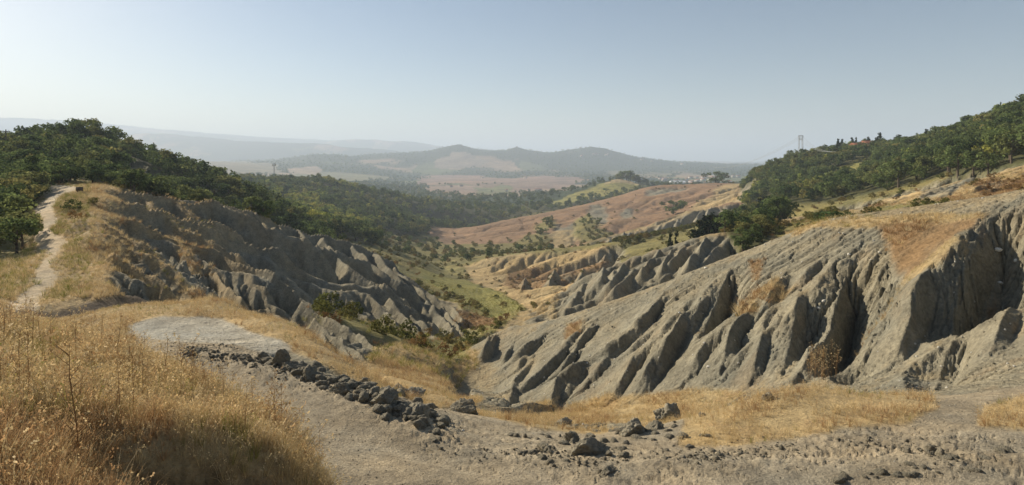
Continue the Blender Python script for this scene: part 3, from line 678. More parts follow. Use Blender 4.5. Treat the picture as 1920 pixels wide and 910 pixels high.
def sheet(name, rr0, rr1, mat, mask=None):
    rows = np.arange(rr0, rr1+1); nr = len(rows)
    co = np.stack([XX[rr0:rr1+1], YY[rr0:rr1+1], Z[rr0:rr1+1]], -1).reshape(-1,3)
    i = (np.arange(nr-1)[:,None]*NC + np.arange(NC-1)[None,:])
    if mask is not None: i = i[mask[rr0:rr1, :NC-1]]
    i = i.ravel(); q = np.stack([i, i+1, i+NC+1, i+NC], 1)
    used = np.zeros(nr*NC, bool); used[q.ravel()] = True; remap = np.cumsum(used)-1
    co = co[used]; q = remap[q]; cc = COLR[rr0:rr1+1].reshape(-1,3)[used]
    me = bpy.data.meshes.new(name)
    me.vertices.add(len(co)); me.vertices.foreach_set('co', co.astype(np.float32).ravel())
    me.loops.add(q.size); me.loops.foreach_set('vertex_index', q.astype(np.int32).ravel())
    me.polygons.add(len(q)); me.polygons.foreach_set('loop_start', np.arange(0, q.size, 4, dtype=np.int32))
    me.update(calc_edges=True)
    me.polygons.foreach_set('use_smooth', np.ones(len(q), bool))
    a = me.color_attributes.new('tint', 'FLOAT_COLOR', 'POINT')
    a.data.foreach_set('color', np.concatenate([cc, np.ones((len(cc),1))], 1).astype(np.float32).ravel())
    me.materials.append(mat); me.update()
    o = bpy.data.objects.new(name, me); COL.objects.link(o); return o
#@@SHEETS
for nm, k in (('ground',0),('badlands',1),('valley_slopes',2),('hills',3)):
    o = sheet(nm, bounds[k], bounds[k+1], MATS[k]); o['kind'] = 'structure'
# ground on either side of and behind the viewpoint
gx = np.concatenate([-np.geomspace(60, .6, 60), [0], np.geomspace(.6, 60, 60)])*1.0; gy = np.concatenate([np.linspace(-12, 1.5, 20), np.geomspace(1.9, 62, 60)])
GX, GY = np.meshgrid(gx, gy); Yc = np.maximum(GY, 1.62); Pc = 960+F*GX/Yc; Pcc = np.clip(Pc, PX[0], PX[-1])
fr = np.interp(np.log(Yc), V, np.arange(NR)); fc_ = np.interp(Pcc, PX, np.arange(NC)); GZ = Z[np.minimum(fr.astype(int)+0, NR-1), np.minimum(fc_.astype(int), NC-1)] - .12
far_out = np.maximum(0, np.abs(Pc-Pcc)*Yc/F); GZ = GZ + .25*fbm(GX*.5, GY*.5, 4, 971)*sstep(0, 3, far_out)
inside = (Pc > PX[0]+12) & (Pc < PX[-1]-12) & (GY > 1.75)
n0, n1 = GX.shape; i = (np.arange(n0-1)[:,None]*n1+np.arange(n1-1)[None,:]); keep = ~(inside[:-1,:-1]&inside[1:,:-1]&inside[:-1,1:]&inside[1:,1:]); i = i[keep]
qf = np.stack([i, i+1, i+n1+1, i+n1], 1); me = bpy.data.meshes.new('ground'); me.from_pydata(np.stack([GX,GY,GZ],-1).reshape(-1,3).tolist(), [], qf.tolist())
a_ = me.color_attributes.new('tint', 'FLOAT_COLOR', 'POINT'); cg = COLR[np.minimum(fr.astype(int), NR-1), np.minimum(fc_.astype(int), NC-1)].reshape(-1,3)
a_.data.foreach_set('color', np.concatenate([cg, np.ones((len(cg),1))],1).astype(np.float32).ravel()); me.materials.append(MATS[0])
o = bpy.data.objects.new('ground', me); COL.objects.link(o); o['kind'] = 'structure'
print('sheets', time.time()-T0)


#@@PLANTS
# ------------------------------------------------------------------ helpers for things
def mesh_np(name, co, faces, mats, tone=None, mi=None, smooth=False):
    co = np.asarray(co, np.float32); faces = np.asarray(faces, np.int32); k = faces.shape[1]
    me = bpy.data.meshes.new(name); me.vertices.add(len(co)); me.vertices.foreach_set('co', co.ravel())
    me.loops.add(faces.size); me.loops.foreach_set('vertex_index', faces.ravel())
    me.polygons.add(len(faces)); me.polygons.foreach_set('loop_start', np.arange(0, faces.size, k, dtype=np.int32))
    me.update(calc_edges=True)
    if smooth: me.polygons.foreach_set('use_smooth', np.ones(len(faces), bool))
    if tone is not None:
        a = me.color_attributes.new('tone', 'FLOAT_COLOR', 'POINT'); t = np.asarray(tone, np.float32)
        if t.ndim == 1: t = np.stack([t,t,t], 1)
        a.data.foreach_set('color', np.concatenate([t, np.ones((len(t),1), np.float32)], 1).ravel())
    for m in (mats if isinstance(mats, (list,tuple)) else [mats]): me.materials.append(m)
    if mi is not None: me.polygons.foreach_set('material_index', np.asarray(mi, np.int32))
    me.update(); return me
def link(name, data, parent=None, loc=None, rot=None, scl=None):
    o = bpy.data.objects.new(name, data); COL.objects.link(o)
    if parent is not None: o.parent = parent
    if loc is not None: o.location = loc
    if rot is not None: o.rotation_euler = rot
    if scl is not None: o.scale = scl if hasattr(scl,'__len__') else (scl,)*3
    return o
def tag(o, label, cat, group=None):
    o['label'] = label; o['category'] = cat
    if group: o['group'] = group
    return o
def copy_tree(o, parent=None):
    c = o.copy(); COL.objects.link(c)
    if parent is not None: c.parent = parent
    for ch in o.children: copy_tree(ch, c)
    return c
def leaf_mat(name, stops, trans=.4, jitter=True):
    m = new_mat(name); q = NT(m); out = q.n('ShaderNodeOutputMaterial')
    oi = q.n('ShaderNodeObjectInfo').outputs['Random']; at = q.n('ShaderNodeAttribute', attribute_name='tone').outputs['Color']
    c = q.mix(1.0, q.ramp(oi, stops), at, 'MULTIPLY')
    d = q.n('ShaderNodeBsdfDiffuse'); t = q.n('ShaderNodeBsdfTranslucent'); q.l(c, d.inputs[0]); q.l(c, t.inputs[0])
    mx = q.n('ShaderNodeMixShader'); mx.inputs[0].default_value = trans; q.l(d.outputs[0], mx.inputs[1]); q.l(t.outputs[0], mx.inputs[2])
    q.l(mx.outputs[0], out.inputs[0]); return m
def plain_mat(name, col, rough=.9, var=.25, scale=6, bump=0.0, metal=0):
    m = new_mat(name); q = NT(m); out = q.n('ShaderNodeOutputMaterial'); b = q.n('ShaderNodeBsdfPrincipled'); q.l(b.outputs[0], out.inputs[0])
    tc = q.n('ShaderNodeTexCoord').outputs['Object']; n1 = q.noise(tc, scale, 5)
    q.l(q.mix(1.0, col, q.ramp(n1, [(.25,1-var),(.75,1+var)]), 'MULTIPLY'), b.inputs['Base Color'])
    b.inputs['Roughness'].default_value = rough; b.inputs['Metallic'].default_value = metal; b.inputs['Specular IOR Level'].default_value = .2
    if bump:
        bp = q.n('ShaderNodeBump'); bp.inputs['Distance'].default_value = bump; q.l(n1, bp.inputs['Height']); q.l(bp.outputs[0], b.inputs['Normal'])
    return m
M_BARK = plain_mat('bark', (.11,.085,.06), .9, .3, 8)
M_LEAF = leaf_mat('oak_leaves', [(0,(.060,.090,.035)),(.3,(.105,.140,.050)),(.65,(.135,.17,.06)),(.92,(.18,.19,.07)),(1,(.24,.22,.08))])
M_LEAFB = leaf_mat('pale_leaves', [(0,(.20,.24,.06)),(.5,(.26,.28,.065)),(1,(.32,.29,.075))])
M_DARK = leaf_mat('cypress_leaves', [(0,(.016,.028,.012)),(1,(.030,.042,.016))], .1)
M_BUSH = leaf_mat('bush_leaves', [(0,(.10,.115,.035)),(.4,(.15,.15,.045)),(.75,(.20,.17,.055)),(1,(.22,.16,.06))])
M_SCRUB = leaf_mat('dry_scrub', [(0,(.17,.10,.045)),(.5,(.24,.15,.06)),(1,(.15,.11,.045))])

def leaves(centres, radii, per, size, seed, flat=.6, tones=None, up=.3):
    g = np.random.default_rng(seed); co = []; tn = []
    for (c, rr), tnv in zip(zip(centres, radii), tones):
        d = g.normal(size=(per,3)); d /= np.linalg.norm(d, axis=1)[:,None]
        p = c + d*rr*(g.uniform(.55,1.05,size=(per,1)))*np.array([1,1,flat])
        nrm = d + g.normal(size=(per,3))*.55 + np.array([0,0,up]); nrm /= np.linalg.norm(nrm, axis=1)[:,None]
        a = np.cross(nrm, g.normal(size=(per,3))); a /= np.linalg.norm(a, axis=1)[:,None]; b = np.cross(nrm, a)
        s = size*g.uniform(.6,1.35,size=(per,1))
        co.append(np.stack([p-a*s-b*s*.35, p+a*s*.2-b*s*.8, p+a*s+b*s*.3, p-a*s*.25+b*s*.85], 1).reshape(-1,3))
        tn.append(np.repeat(tnv*g.uniform(.75,1.25,per), 4))
    co = np.concatenate(co); return co, np.arange(len(co)).reshape(-1,4), np.concatenate(tn)
def crown(name, seed, mat, rx=.36, z0=.22, z1=1.0, nclump=26, per=34, size=.034, shape='round', cr=.13):
    g = np.random.default_rng(seed); cs = []; rs = []; tn = []
    while len(cs) < nclump:
        p = g.uniform(-1,1,3); q = np.linalg.norm(p)
        if q > 1 or q < .45: continue
        z = (p[2]*.5+.5)
        w = {'round':1.0, 'wide':1.25 if z>.4 else .8, 'cone':1.15*(1-z)+.12, 'column':.9-.55*abs(z-.35)}[shape]
        cs.append(np.array([p[0]*rx*w, p[1]*rx*w, z0+(z1-z0)*(.08+.84*z)])); rs.append(cr*g.uniform(.7,1.35)); tn.append(g.uniform(.65,1.4))
    co, f, t = leaves(cs, rs, per, size, seed+1, .75, tn)
    return mesh_np(name, co, f, mat, tone=t)
def tube(pts, rad, n=6):
    co = []; f = []; pts = [np.array(p, float) for p in pts]
    for k, (p, r_) in enumerate(zip(pts, rad)):
        d = pts[min(k+1,len(pts)-1)]-pts[max(k-1,0)]; d /= np.linalg.norm(d)+1e-9
        a = np.cross(d, [0.31,.95,.07]); a /= np.linalg.norm(a); b = np.cross(d, a)
        for j in range(n): t = 2*math.pi*j/n; co.append(p+r_*(a*math.cos(t)+b*math.sin(t)))
    for k in range(len(pts)-1):
        for j in range(n): f.append((k*n+j, k*n+(j+1)%n, (k+1)*n+(j+1)%n, (k+1)*n+j))
    return np.array(co), np.array(f)
def joinp(parts):
    co = []; f = []; o = 0
    for c, q in parts: co.append(c); f.append(q+o); o += len(c)
    return np.concatenate(co), np.concatenate(f)
def trunk(name, seed, limbs=5, h=.62, r_=.028):
    g = np.random.default_rng(seed); P = [tube([(0,0,-.06),(.01,.0,.2),(-.01,.015,.42),(.01,0,h)], [r_*1.25,r_,r_*.7,r_*.3])]
    for k in range(limbs):
        a = g.uniform(0,6.28); z = g.uniform(.22,.5); l = g.uniform(.18,.3)
        P.append(tube([(0,0,z),(math.cos(a)*l*.5,math.sin(a)*l*.5,z+l*.35),(math.cos(a)*l,math.sin(a)*l,z+l*.85)], [r_*.55,r_*.35,r_*.12], 5))
    return mesh_np(name, *joinp(P), M_BARK, smooth=True)
CROWNS = [crown('broad_crown_%s'%n_, 10+i, M_LEAF, **kw) for i, (n_, kw) in enumerate([('a',{}),('b',dict(rx=.42,shape='wide')),('c',dict(rx=.30,z0=.15,nclump=24)),('d',dict(rx=.38,z0=.3,nclump=30)),('e',dict(rx=.46,z0=.12,shape='wide',nclump=30))])]
PALE_CROWNS = [crown('pale_crown_%s'%n_, 30+i, M_LEAFB, rx=.34, z0=.1) for i, n_ in enumerate('ab')]
TRUNKS = [trunk('trunk_%s'%n_, 40+i) for i, n_ in enumerate('abc')]
CYP = [crown('cypress_crown_%s'%n_, 50+i, M_DARK, rx=.10+.02*i, z0=.03, shape='column', nclump=34, per=30, size=.022, cr=.055) for i, n_ in enumerate('ab')]
CON = [crown('conifer_crown_%s'%n_, 60+i, M_DARK, rx=.24, z0=.12, shape='cone', nclump=30, per=30, size=.03, cr=.07) for i, n_ in enumerate('ab')]
BUSH = [crown('bush_crown_%s'%n_, 70+i, M_BUSH, rx=.62, z0=-.05, nclump=16, per=34, size=.06, cr=.24) for i, n_ in enumerate('abcd')]
SCRUB = [crown('scrub_crown_%s'%n_, 80+i, M_SCRUB, rx=.6, z0=-.05, nclump=12, per=30, size=.05, cr=.22) for i, n_ in enumerate('ab')]

# what can be seen: the highest line of sight blocked so far in each column
PYf = HP - F*Z/YY
HORZ = np.minimum.accumulate(PYf, axis=0)
HPREV = np.vstack([np.full((1,NC), 2000.0), HORZ[:-1]])
def visible(i, j, h): return (HP - F*(Z[i,j]+h)/YY[i,j]) < HPREV[i,j] - 0.5
def scatter(mask, spacing, y0, y1, h, far_grow=0.0, seed=1, keep=1.0):
    ii, jj = np.nonzero(mask & (YY >= y0) & (YY < y1) & (PXg > -60) & (PXg < 1985))
    if len(ii) == 0: return ii, jj
    g = np.random.default_rng(seed)
    area = (np.gradient(V)[ii]*YY[ii,jj])*((PX[1]-PX[0])/F*YY[ii,jj]); sp = spacing*(1+far_grow*YY[ii,jj]/100)
    take = g.random(len(ii)) < np.minimum(1, area/sp**2*3.0); ii, jj, sp = ii[take], jj[take], sp[take]
    p = g.permutation(len(ii)); ii, jj, sp = ii[p], jj[p], sp[p]
    lev = np.round(np.log2(sp)*2); s2 = 2**(lev/2)
    key = np.stack([lev, np.floor(XX[ii,jj]/s2), np.floor(YY[ii,jj]/s2)], 1)
    _, first = np.unique(key, axis=0, return_index=True); first.sort(); ii, jj = ii[first], jj[first]
    if keep < 1: k = g.random(len(ii)) < keep; ii, jj = ii[k], jj[k]
    v = visible(ii, jj, h); return ii[v], jj[v]
SLOPE = np.hypot(np.gradient(Z, axis=0)/np.gradient(YY, axis=0), np.gradient(Z, axis=1)/np.gradient(XX, axis=1))
g = np.random.default_rng(5)
class Plan:      # list of (x, y, z, height, kind)
    def __init__(s): s.p = []
    def add(s, i, j, h0, h1, kinds, pxy=None):
        for a, b in zip(i, j):
            h = g.uniform(h0, h1); s.p.append((XX[a,b], YY[a,b], Z[a,b], h, kinds[g.integers(len(kinds))], PX[b], PYf[a,b]))
trees = Plan(); shrubs = Plan()
rightwood = (C==FOREST) & (PXg > 1300); leftwood = (C==FOREST) & (PXg <= 1300) & ~((PXg > 1040) & (YY < 420))
KB = [0,1,2,3,4]; KM = KB*3+[5]
pale_zone = (inpoly([(590,318),(650,316),(690,345),(660,362),(600,345)]) | inpoly([(700,338),(790,350),(800,375),(760,378)]) | inpoly([(505,365),(580,372),(620,400),(700,420),(690,440),(600,440),(500,395)])) & (YY > 180)
trees.add(*scatter(rightwood & ((PXg>1455)|((YY>330)&(PXg>1392))), 4.6, 100, 600, 7, .1, 11), 5.5, 9.5, KM)
trees.add(*scatter(rightwood & (PXg<=1455) & (PXg>1345) & (YY<=260), 3.4, 92, 260, 5, 0, 19), 3.0, 5.2, KB)
trees.add(*scatter(leftwood & ~pale_zone, 4.8, 112, 240, 7, .1, 12), 4.5, 8.3, KB)
trees.add(*scatter(leftwood & ~pale_zone, 5.5, 200, 880, 8, .12, 13), 6, 11, KM)
trees.add(*scatter(leftwood & pale_zone, 4.5, 180, 880, 8, .12, 14), 6, 10, [5,6,5,6,0])
trees.add(*scatter((C==OLIVE)&(YY>36)&(PXg<75)&(~(C==PATHC)), 3.0, 40, 118, 5, 0, 15), 3.0, 6.0, KB)
trees.add(*scatter((C==OLIVE)&(PXg>230)&(PXg<560), 3.0, 92, 135, 4, 0, 16, .7), 2.5, 4.5, KB)
trees.add(*scatter((C==OLIVE)&(PXg>60)&(PXg<330), 3.0, 92, 135, 4, 0, 17, .8), 2.5, 5, KB)
trees.add(*scatter((C==OLIVE)&(YY>280)&~((PXg>1040)&(YY<420)), 9, 280, 790, 5, .1, 18, .4), 3, 6, KB)
shrubs.add(*scatter((C==FOREST)&(YY<330)&(PXg<1455)&(PXg>1040), 3.0, 86, 330, 1.5, 0, 28, .8), 1.0, 2.4, [0,1,2,3])
shrubs.add(*scatter((C==OLIVE), 2.2, 40, 300, 1.5, .3, 21, .38), .6, 1.9, [0,1,2,3,0,1,2,4])
shrubs.add(*scatter((C==OLIVE), 5.0, 300, 790, 1.5, .2, 22, .7), 1.5, 3.5, [0,1,2,3])
shrubs.add(*scatter((C==GREEN)&(YY<300), 7, 110, 300, 1.5, 0, 23, .25), .6, 1.6, [0,1,2,3])
shrubs.add(*scatter((C==STRAW)&(YY>56)&(SLOPE<1.0), 4.5, 56, 300, 1.0, .1, 24, .3), .5, 1.4, [0,1,4,5])
shrubs.add(*scatter((C==RUST)&(YY>56), 1.6, 56, 300, 1.0, .2, 25, .7), .4, 1.0, [4,5,4,5,0])
shrubs.add(*scatter((C==FIELD), 10, 300, 790, 1.0, .1, 26, .25), .9, 2.4, [0,1,4])
wd = scatter(FARWOOD > .45, 13, 800, 5200, 9, .06, 27)
print('scatter', len(trees.p), len(shrubs.p), len(wd[0]), time.time()-T0)

def points_obj(name, pts, rots, scls, kinds, meshes, label=None):
    me = bpy.data.meshes.new(name); me.vertices.add(len(pts)); me.vertices.foreach_set('co', np.asarray(pts, np.float32).ravel())
    for nm, typ, arr in (('rot','FLOAT_VECTOR',rots),('scl','FLOAT_VECTOR',scls)):
        a = me.attributes.new(nm, typ, 'POINT'); a.data.foreach_set('vector', np.asarray(arr, np.float32).ravel())
    a = me.attributes.new('kind_index', 'INT', 'POINT'); a.data.foreach_set('value', np.asarray(kinds, np.int32))
    o = link(name, me); o['kind'] = 'stuff'
    ng = bpy.data.node_groups.new(name, 'GeometryNodeTree')
    ng.interface.new_socket('Geometry', in_out='INPUT', socket_type='NodeSocketGeometry'); ng.interface.new_socket('Geometry', in_out='OUTPUT', socket_type='NodeSocketGeometry')
    N = ng.nodes; L = ng.links; gi = N.new('NodeGroupInput'); go = N.new('NodeGroupOutput')
    mp = N.new('GeometryNodeMeshToPoints'); L.new(gi.outputs[0], mp.inputs['Mesh'])
    iop = N.new('GeometryNodeInstanceOnPoints'); jn = N.new('GeometryNodeJoinGeometry')
    L.new(mp.outputs[0], iop.inputs['Points'])
    for k, m in list(enumerate(meshes))[::-1]:
        po = bpy.data.objects.new(m.name + '_source', m)
        oi = N.new('GeometryNodeObjectInfo'); oi.inputs['Object'].default_value = po; oi.inputs['As Instance'].default_value = True
        L.new(oi.outputs['Geometry'], jn.inputs[0])
    L.new(jn.outputs[0], iop.inputs['Instance']); iop.inputs['Pick Instance'].default_value = True
    def attr(nm, dt):
        a = N.new('GeometryNodeInputNamedAttribute'); a.data_type = dt; a.inputs['Name'].default_value = nm; return [x for x in a.outputs if x.enabled and x.name=='Attribute'][0]
    L.new(attr('kind_index','INT'), iop.inputs['Instance Index'])
    er = N.new('FunctionNodeEulerToRotation'); L.new(attr('rot','FLOAT_VECTOR'), er.inputs[0]); L.new(er.outputs[0], iop.inputs['Rotation'])
    L.new(attr('scl','FLOAT_VECTOR'), iop.inputs['Scale']); L.new(iop.outputs[0], go.inputs[0])
    md = o.modifiers.new('plants', 'NODES'); md.node_group = ng
    return o
def plan_points(name, plan, meshes, sink=.0):
    P = np.array([p[:5] for p in plan], float)
    if len(P) == 0: return
    r_ = np.zeros((len(P),3)); r_[:,2] = g.uniform(0,6.28,len(P)); sc = np.repeat(P[:,3:4], 3, 1)*g.uniform(.85,1.15,(len(P),3))
    P[:,2] -= sink
    return points_obj(name, P[:,:3], r_, sc, P[:,4].astype(int), meshes)

#@@THINGS
# ------------------------------------------------------------------ trees one by one, the rest as woods
SINGLE = set()
order = sorted(range(len(trees.p)), key=lambda k: -trees.p[k][3]/trees.p[k][1])
ZONES = {'right': ('dark green tree in the dense wood covering the right hillside', 'trees of the wooded right hillside'),
         'path': ('bushy olive green tree standing left of the pale winding path', 'trees left of the winding path'),
         'knoll': ('dark tree on the wooded knoll behind the pale winding path', 'trees of the wooded knoll at upper left'),
         'mid': ('green tree in the forest filling the middle slope beyond the left badland ridge', 'trees of the middle forest'),
         'behind': ('small grey green tree just behind the crest of the left badland ridge', 'small trees behind the left ridge'),
         'gap': ('dark green tree in the gully between the two right hand clay ridges', 'trees in the gully behind the right clay slope')}
def zone_of(p):
    x, y, z, h, k, px, py = p
    if px > 1300: return 'gap' if (y < 210 and px < 1440) else 'right'
    if px < 80 and y < 120: return 'path'
    if 230 < px < 600 and y < 136: return 'behind'
    if y < 210: return 'knoll'
    return 'mid' if px < 1150 else 'gap'
proto = {}
def tree_proto(k):
    if k not in proto:
        r_ = link('broadleaf_tree', None); cr_ = link('crown', (CROWNS+PALE_CROWNS)[k], r_); tr_ = link('trunk', TRUNKS[k % 3], r_)
        proto[k] = r_; r_['category'] = 'tree'; return r_, True
    return proto[k], False
for n_, k in enumerate(order[:300]):
    p = trees.p[k]; SINGLE.add(k); pr, new = tree_proto(p[4]); o = pr if new else copy_tree(pr)
    o.location = (p[0], p[1], p[2]-.15); o.rotation_euler = (0,0,g.uniform(0,6.28)); q_ = g.uniform(.85,1.2); o.scale = (p[3]*q_, p[3]*q_, p[3])
    z_ = zone_of(p); lb, gr = ZONES[z_]; tone_ = 'pale yellow green' if p[4] > 4 else ('tall dark' if p[3] > 8 else 'smaller dark')
    row_ = HP - F*(p[2]+p[3])/p[1]; sky_ = row_ < HORZ[-1, min(NC-1, max(0, int((p[5]-PX[0])/(PX[1]-PX[0]))))] + 3
    if z_ == 'right':
        seg = 'left of the pylon' if p[5] < 1502 else 'between pylon and red house' if p[5] < 1595 else 'right of the red house' if p[5] < 1750 else 'towards the right frame edge'
        lb = '%s tree, %s of the right wood, %s' % (tone_, 'skyline' if sky_ else ('lower edge' if p[1] < 200 else 'middle'), seg)
    elif z_ == 'knoll':
        seg = 'left of the path top' if p[5] < 90 else 'behind the path top' if p[5] < 180 else 'above the left badland ridge' if p[5] < 400 else 'at its right tail'
        lb = '%s tree %s the left knoll wood, %s' % (tone_, 'on the crest of' if sky_ else 'within', seg)
    elif z_ == 'path':
        lb = '%s tree in the thicket left of the path, %s' % (tone_, 'nearest the lower bend' if p[1] < 62 else 'beside its upper stretch' if p[1] < 90 else 'behind the path top')
    elif z_ == 'behind':
        lb = 'small green tree over the left badland crest, %s' % ('near the path plateau' if p[5] < 330 else 'halfway down the crest' if p[5] < 460 else 'at its lower end')
    tag(o, lb, 'tree', gr)
plan_points('forest', [p for k, p in enumerate(trees.p) if k not in SINGLE], CROWNS+PALE_CROWNS, .2)
if len(wd[0]):
    fw = [(XX[a,b], YY[a,b], Z[a,b], g.uniform(7,13), int(g.integers(5)), 0, 0) for a, b in zip(*wd)]
    plan_points('distant_woods', fw, CROWNS, 1.5)
order = sorted(range(len(shrubs.p)), key=lambda k: -shrubs.p[k][3]/shrubs.p[k][1])
SB = BUSH + SCRUB
for k in order[:300]:
    p = shrubs.p[k]; o = link('shrub', SB[p[4]], None, (p[0],p[1],p[2]), (0,0,g.uniform(0,6.28)), p[3])
    dry = p[4] > 3
    side = 'left' if p[5] < 780 else ('right' if p[5] > 1150 else 'middle')
    wh = {'left': ('olive green shrub in the scrub around the left badlands', 'green shrubs around the left badlands'),
          'right': ('olive green shrub on the straw slopes below the right wood', 'green shrubs below the right wood'),
          'middle': ('olive green shrub on the valley floor between the badlands', 'green shrubs on the valley floor')} if not dry else \
         {'left': ('dry brown shrub among the left badlands', 'dry shrubs among the left badlands'),
          'right': ('dry brown shrub on the straw slopes below the right wood', 'dry shrubs below the right wood'),
          'middle': ('dry brown shrub on the straw hump of the middle valley', 'dry shrubs on the middle valley')}
    sz_ = 'big' if p[3] > 1.7 else 'low' if p[3] < 1.0 else 'middle sized'; dp_ = 'in front' if p[1] < 70 else 'further back' if p[1] < 150 else 'far back'
    tag(o, sz_ + ' ' + wh[side][0].replace(' between the badlands','') + ', ' + dp_, 'shrub', wh[side][1])
    SINGLE.add(('s', k))
plan_points('scrub', [shrubs.p[k] for k in order[300:]], SB, .0)
print('trees', time.time()-T0)

def ground_at(px, Y):
    c = int(round((px-PX[0])/(PX[1]-PX[0]))); r_ = int(np.clip(np.searchsorted(V, math.log(Y)), 0, NR-1)); c = min(max(c,0),NC-1)
    return float((px-960)/F*Y), float(Y), float(Z[r_, c])
def seen_at(px, py, y0=2, y1=900):   # point of the visible ground met by the sight line
    c = int(round((px-PX[0])/(PX[1]-PX[0]))); i0, i1 = np.searchsorted(V, [math.log(y0), math.log(y1)])
    col = PYf[i0:i1, c]; k = np.argmax(col <= py); k = k if col[k] <= py else int(np.argmin(col))
    return XX[i0+k,c], YY[i0+k,c], Z[i0+k,c]
def crest(px, y0, y1):
    c = int(round((px-PX[0])/(PX[1]-PX[0]))); i0, i1 = np.searchsorted(V, [math.log(y0), math.log(y1)]); k = int(np.argmin(PYf[i0:i1,c]))
    return XX[i0+k,c], YY[i0+k,c], Z[i0+k,c]
# ---- particular trees
def special(name, cat, crowns, k, px, top, base, label, wscale=1.0, group=None, y=None):
    x, yy, z = base if isinstance(base, tuple) else ground_at(px, y)
    top_z = -(top-HP)/F*yy; h = max(top_z - z, 1.0)
    r_ = link(name, None, None, (x, yy, z-.1), (0,0,g.uniform(0,6))); r_.scale = (h*wscale, h*wscale, h)
    link('crown', crowns[k % len(crowns)], r_); link('trunk', TRUNKS[k % 3], r_); return tag(r_, label, cat, group)
for k, (px, top, base_y) in enumerate([(1312,402,150),(1321,396,152),(1329,392,150),(1336,390,151),(1343,393,149),(1350,398,152),(1357,404,150),(1324,404,146),(1341,402,145)]):
    special('cypress_tree', 'tree', CYP, k, px, top, None, 'tall dark cypress in the tight clump behind the second clay ridge', .95, 'cypresses clumped behind the second clay ridge', y=base_y)
special('cypress_tree','tree',CYP,0,1258,428,None,'slim cypress, left one of the pair behind the second clay ridge',.7,y=140)
special('cypress_tree','tree',CYP,1,1269,424,None,'slim cypress, right one of the pair behind the second clay ridge',.6,y=141)
special('cypress_tree','tree',CYP,0,1302,422,None,'egg shaped dark cypress standing alone between the pair and the clump',1.6,y=140)
for k, (px, top) in enumerate([(1424,366),(1432,364),(1440,362),(1447,364)]):
    special('cypress_tree','tree',CYP,k,px,top,None,'small cypress in the row at the foot of the right wood','.' and 1.0,'row of small cypresses below the right wood', y=205)
for k, (px, top, wsc, lb) in enumerate([(1648,247,1.0,'conifer with spreading tiers rising above the wood beside the red roofed house'),(1597,255,.7,'thin conifer left of the red roofed house'),
        (1604,256,.6,'thin conifer just left of the red roof edge'),(1627,254,.8,'conifer right behind the red roof'),(1571,258,.7,'slim conifer on the wood skyline between pylon and house'),(1580,258,.7,'slim conifer next left of the house trees'),
        (1737,240,1.0,'pointed fir on the right wood skyline halfway to the frame edge'),(1686,250,1.7,'broad dark conifer on the skyline right of the house'),(1718,248,.6,'small thin conifer left of the pointed fir'),
        (1877,188,.35,'nearly bare thin conifer near the right frame edge'),(1885,196,.8,'dark conifer beside the bare one near the right frame edge'),(1857,206,.4,'bare topped conifer left of the tall bare one'),
        (1916,186,1.6,'big dark conifer cut by the right frame edge')]):
    x, yy, z = crest(px, 120, 600); special('conifer_tree','tree',CON,k,px,top,(x,yy,z),lb,wsc)
for k, (px, top, wsc, lb) in enumerate([(98,238,1.0,'rounded dark tree topping the left knoll, leftmost of its crest'),(124,233,.9,'tall dark tree at the highest point of the left knoll'),(146,236,.7,'upright dark tree in the middle of the left knoll crest'),(160,240,.7,'upright dark tree at the right end of the dark knoll trees')]):
    x, yy, z = crest(px, 120, 240); special('knoll_tree','tree',CROWNS,k,px,top,(x,yy,z),lb,wsc)
x, yy, z = crest(192, 120, 240); special('knoll_tree','tree',CROWNS,2,192,246,(x,yy,z),'light green airy tree at the right shoulder of the left knoll',.8)
x, yy, z = crest(208, 120, 240); special('knoll_tree','tree',CROWNS,0,208,248,(x,yy,z),'second airy light green tree at the right shoulder of the left knoll',.8)
x, yy, z = crest(369, 120, 240); special('stone_pine_tree','tree',CROWNS,1,369,306,(x,yy,z),'dark flat topped pine standing out on the wood edge above the left ridge',1.3)
x, yy, z = crest(1340, 400, 760); special('lone_tree','tree',CROWNS,4,1340,318,(x,yy,z-3.5),'round dark tree at the left tip of the right wood',1.5)
special('lone_tree','tree',CROWNS,3,1175,318,None,'largest dark tree behind the green knoll top',1.5,y=1030)
for k, (px, top, yv) in enumerate([(1160,325,1040),(1168,322,1045),(1183,322,1035),(1192,326,1040),(1201,330,1035),(1212,335,1030),(1150,331,1040)]):
    special('knoll_grove_tree','tree',CROWNS,k,px,top,None,'dark tree in the grove behind the green knoll in mid distance',1.2,'grove behind the green knoll', y=yv)
for k, (px, top, yv, lb) in enumerate([(1136,352,905,'round dark tree left of centre on the foot of the green knoll'),(1168,350,905,'round dark tree right of centre on the foot of the green knoll'),(1092,362,880,'small round tree at the left foot of the green knoll'),
        (1262,372,480,'round tree standing alone on the brown hill'),(1025,405,505,'dark round tree above the left end of the brown hill gullies'),(1608,393,62,'dense dark green bush just behind the crest of the near clay slope'),(1542,394,96,'dark shrub on the straw rise left of the dense crest bush')]):
    special('lone_tree','tree',CROWNS,k+1,px,top,None,lb,1.5 if yv>70 else 3.2,y=yv)
x, yy, z = ground_at(1608, 52); 

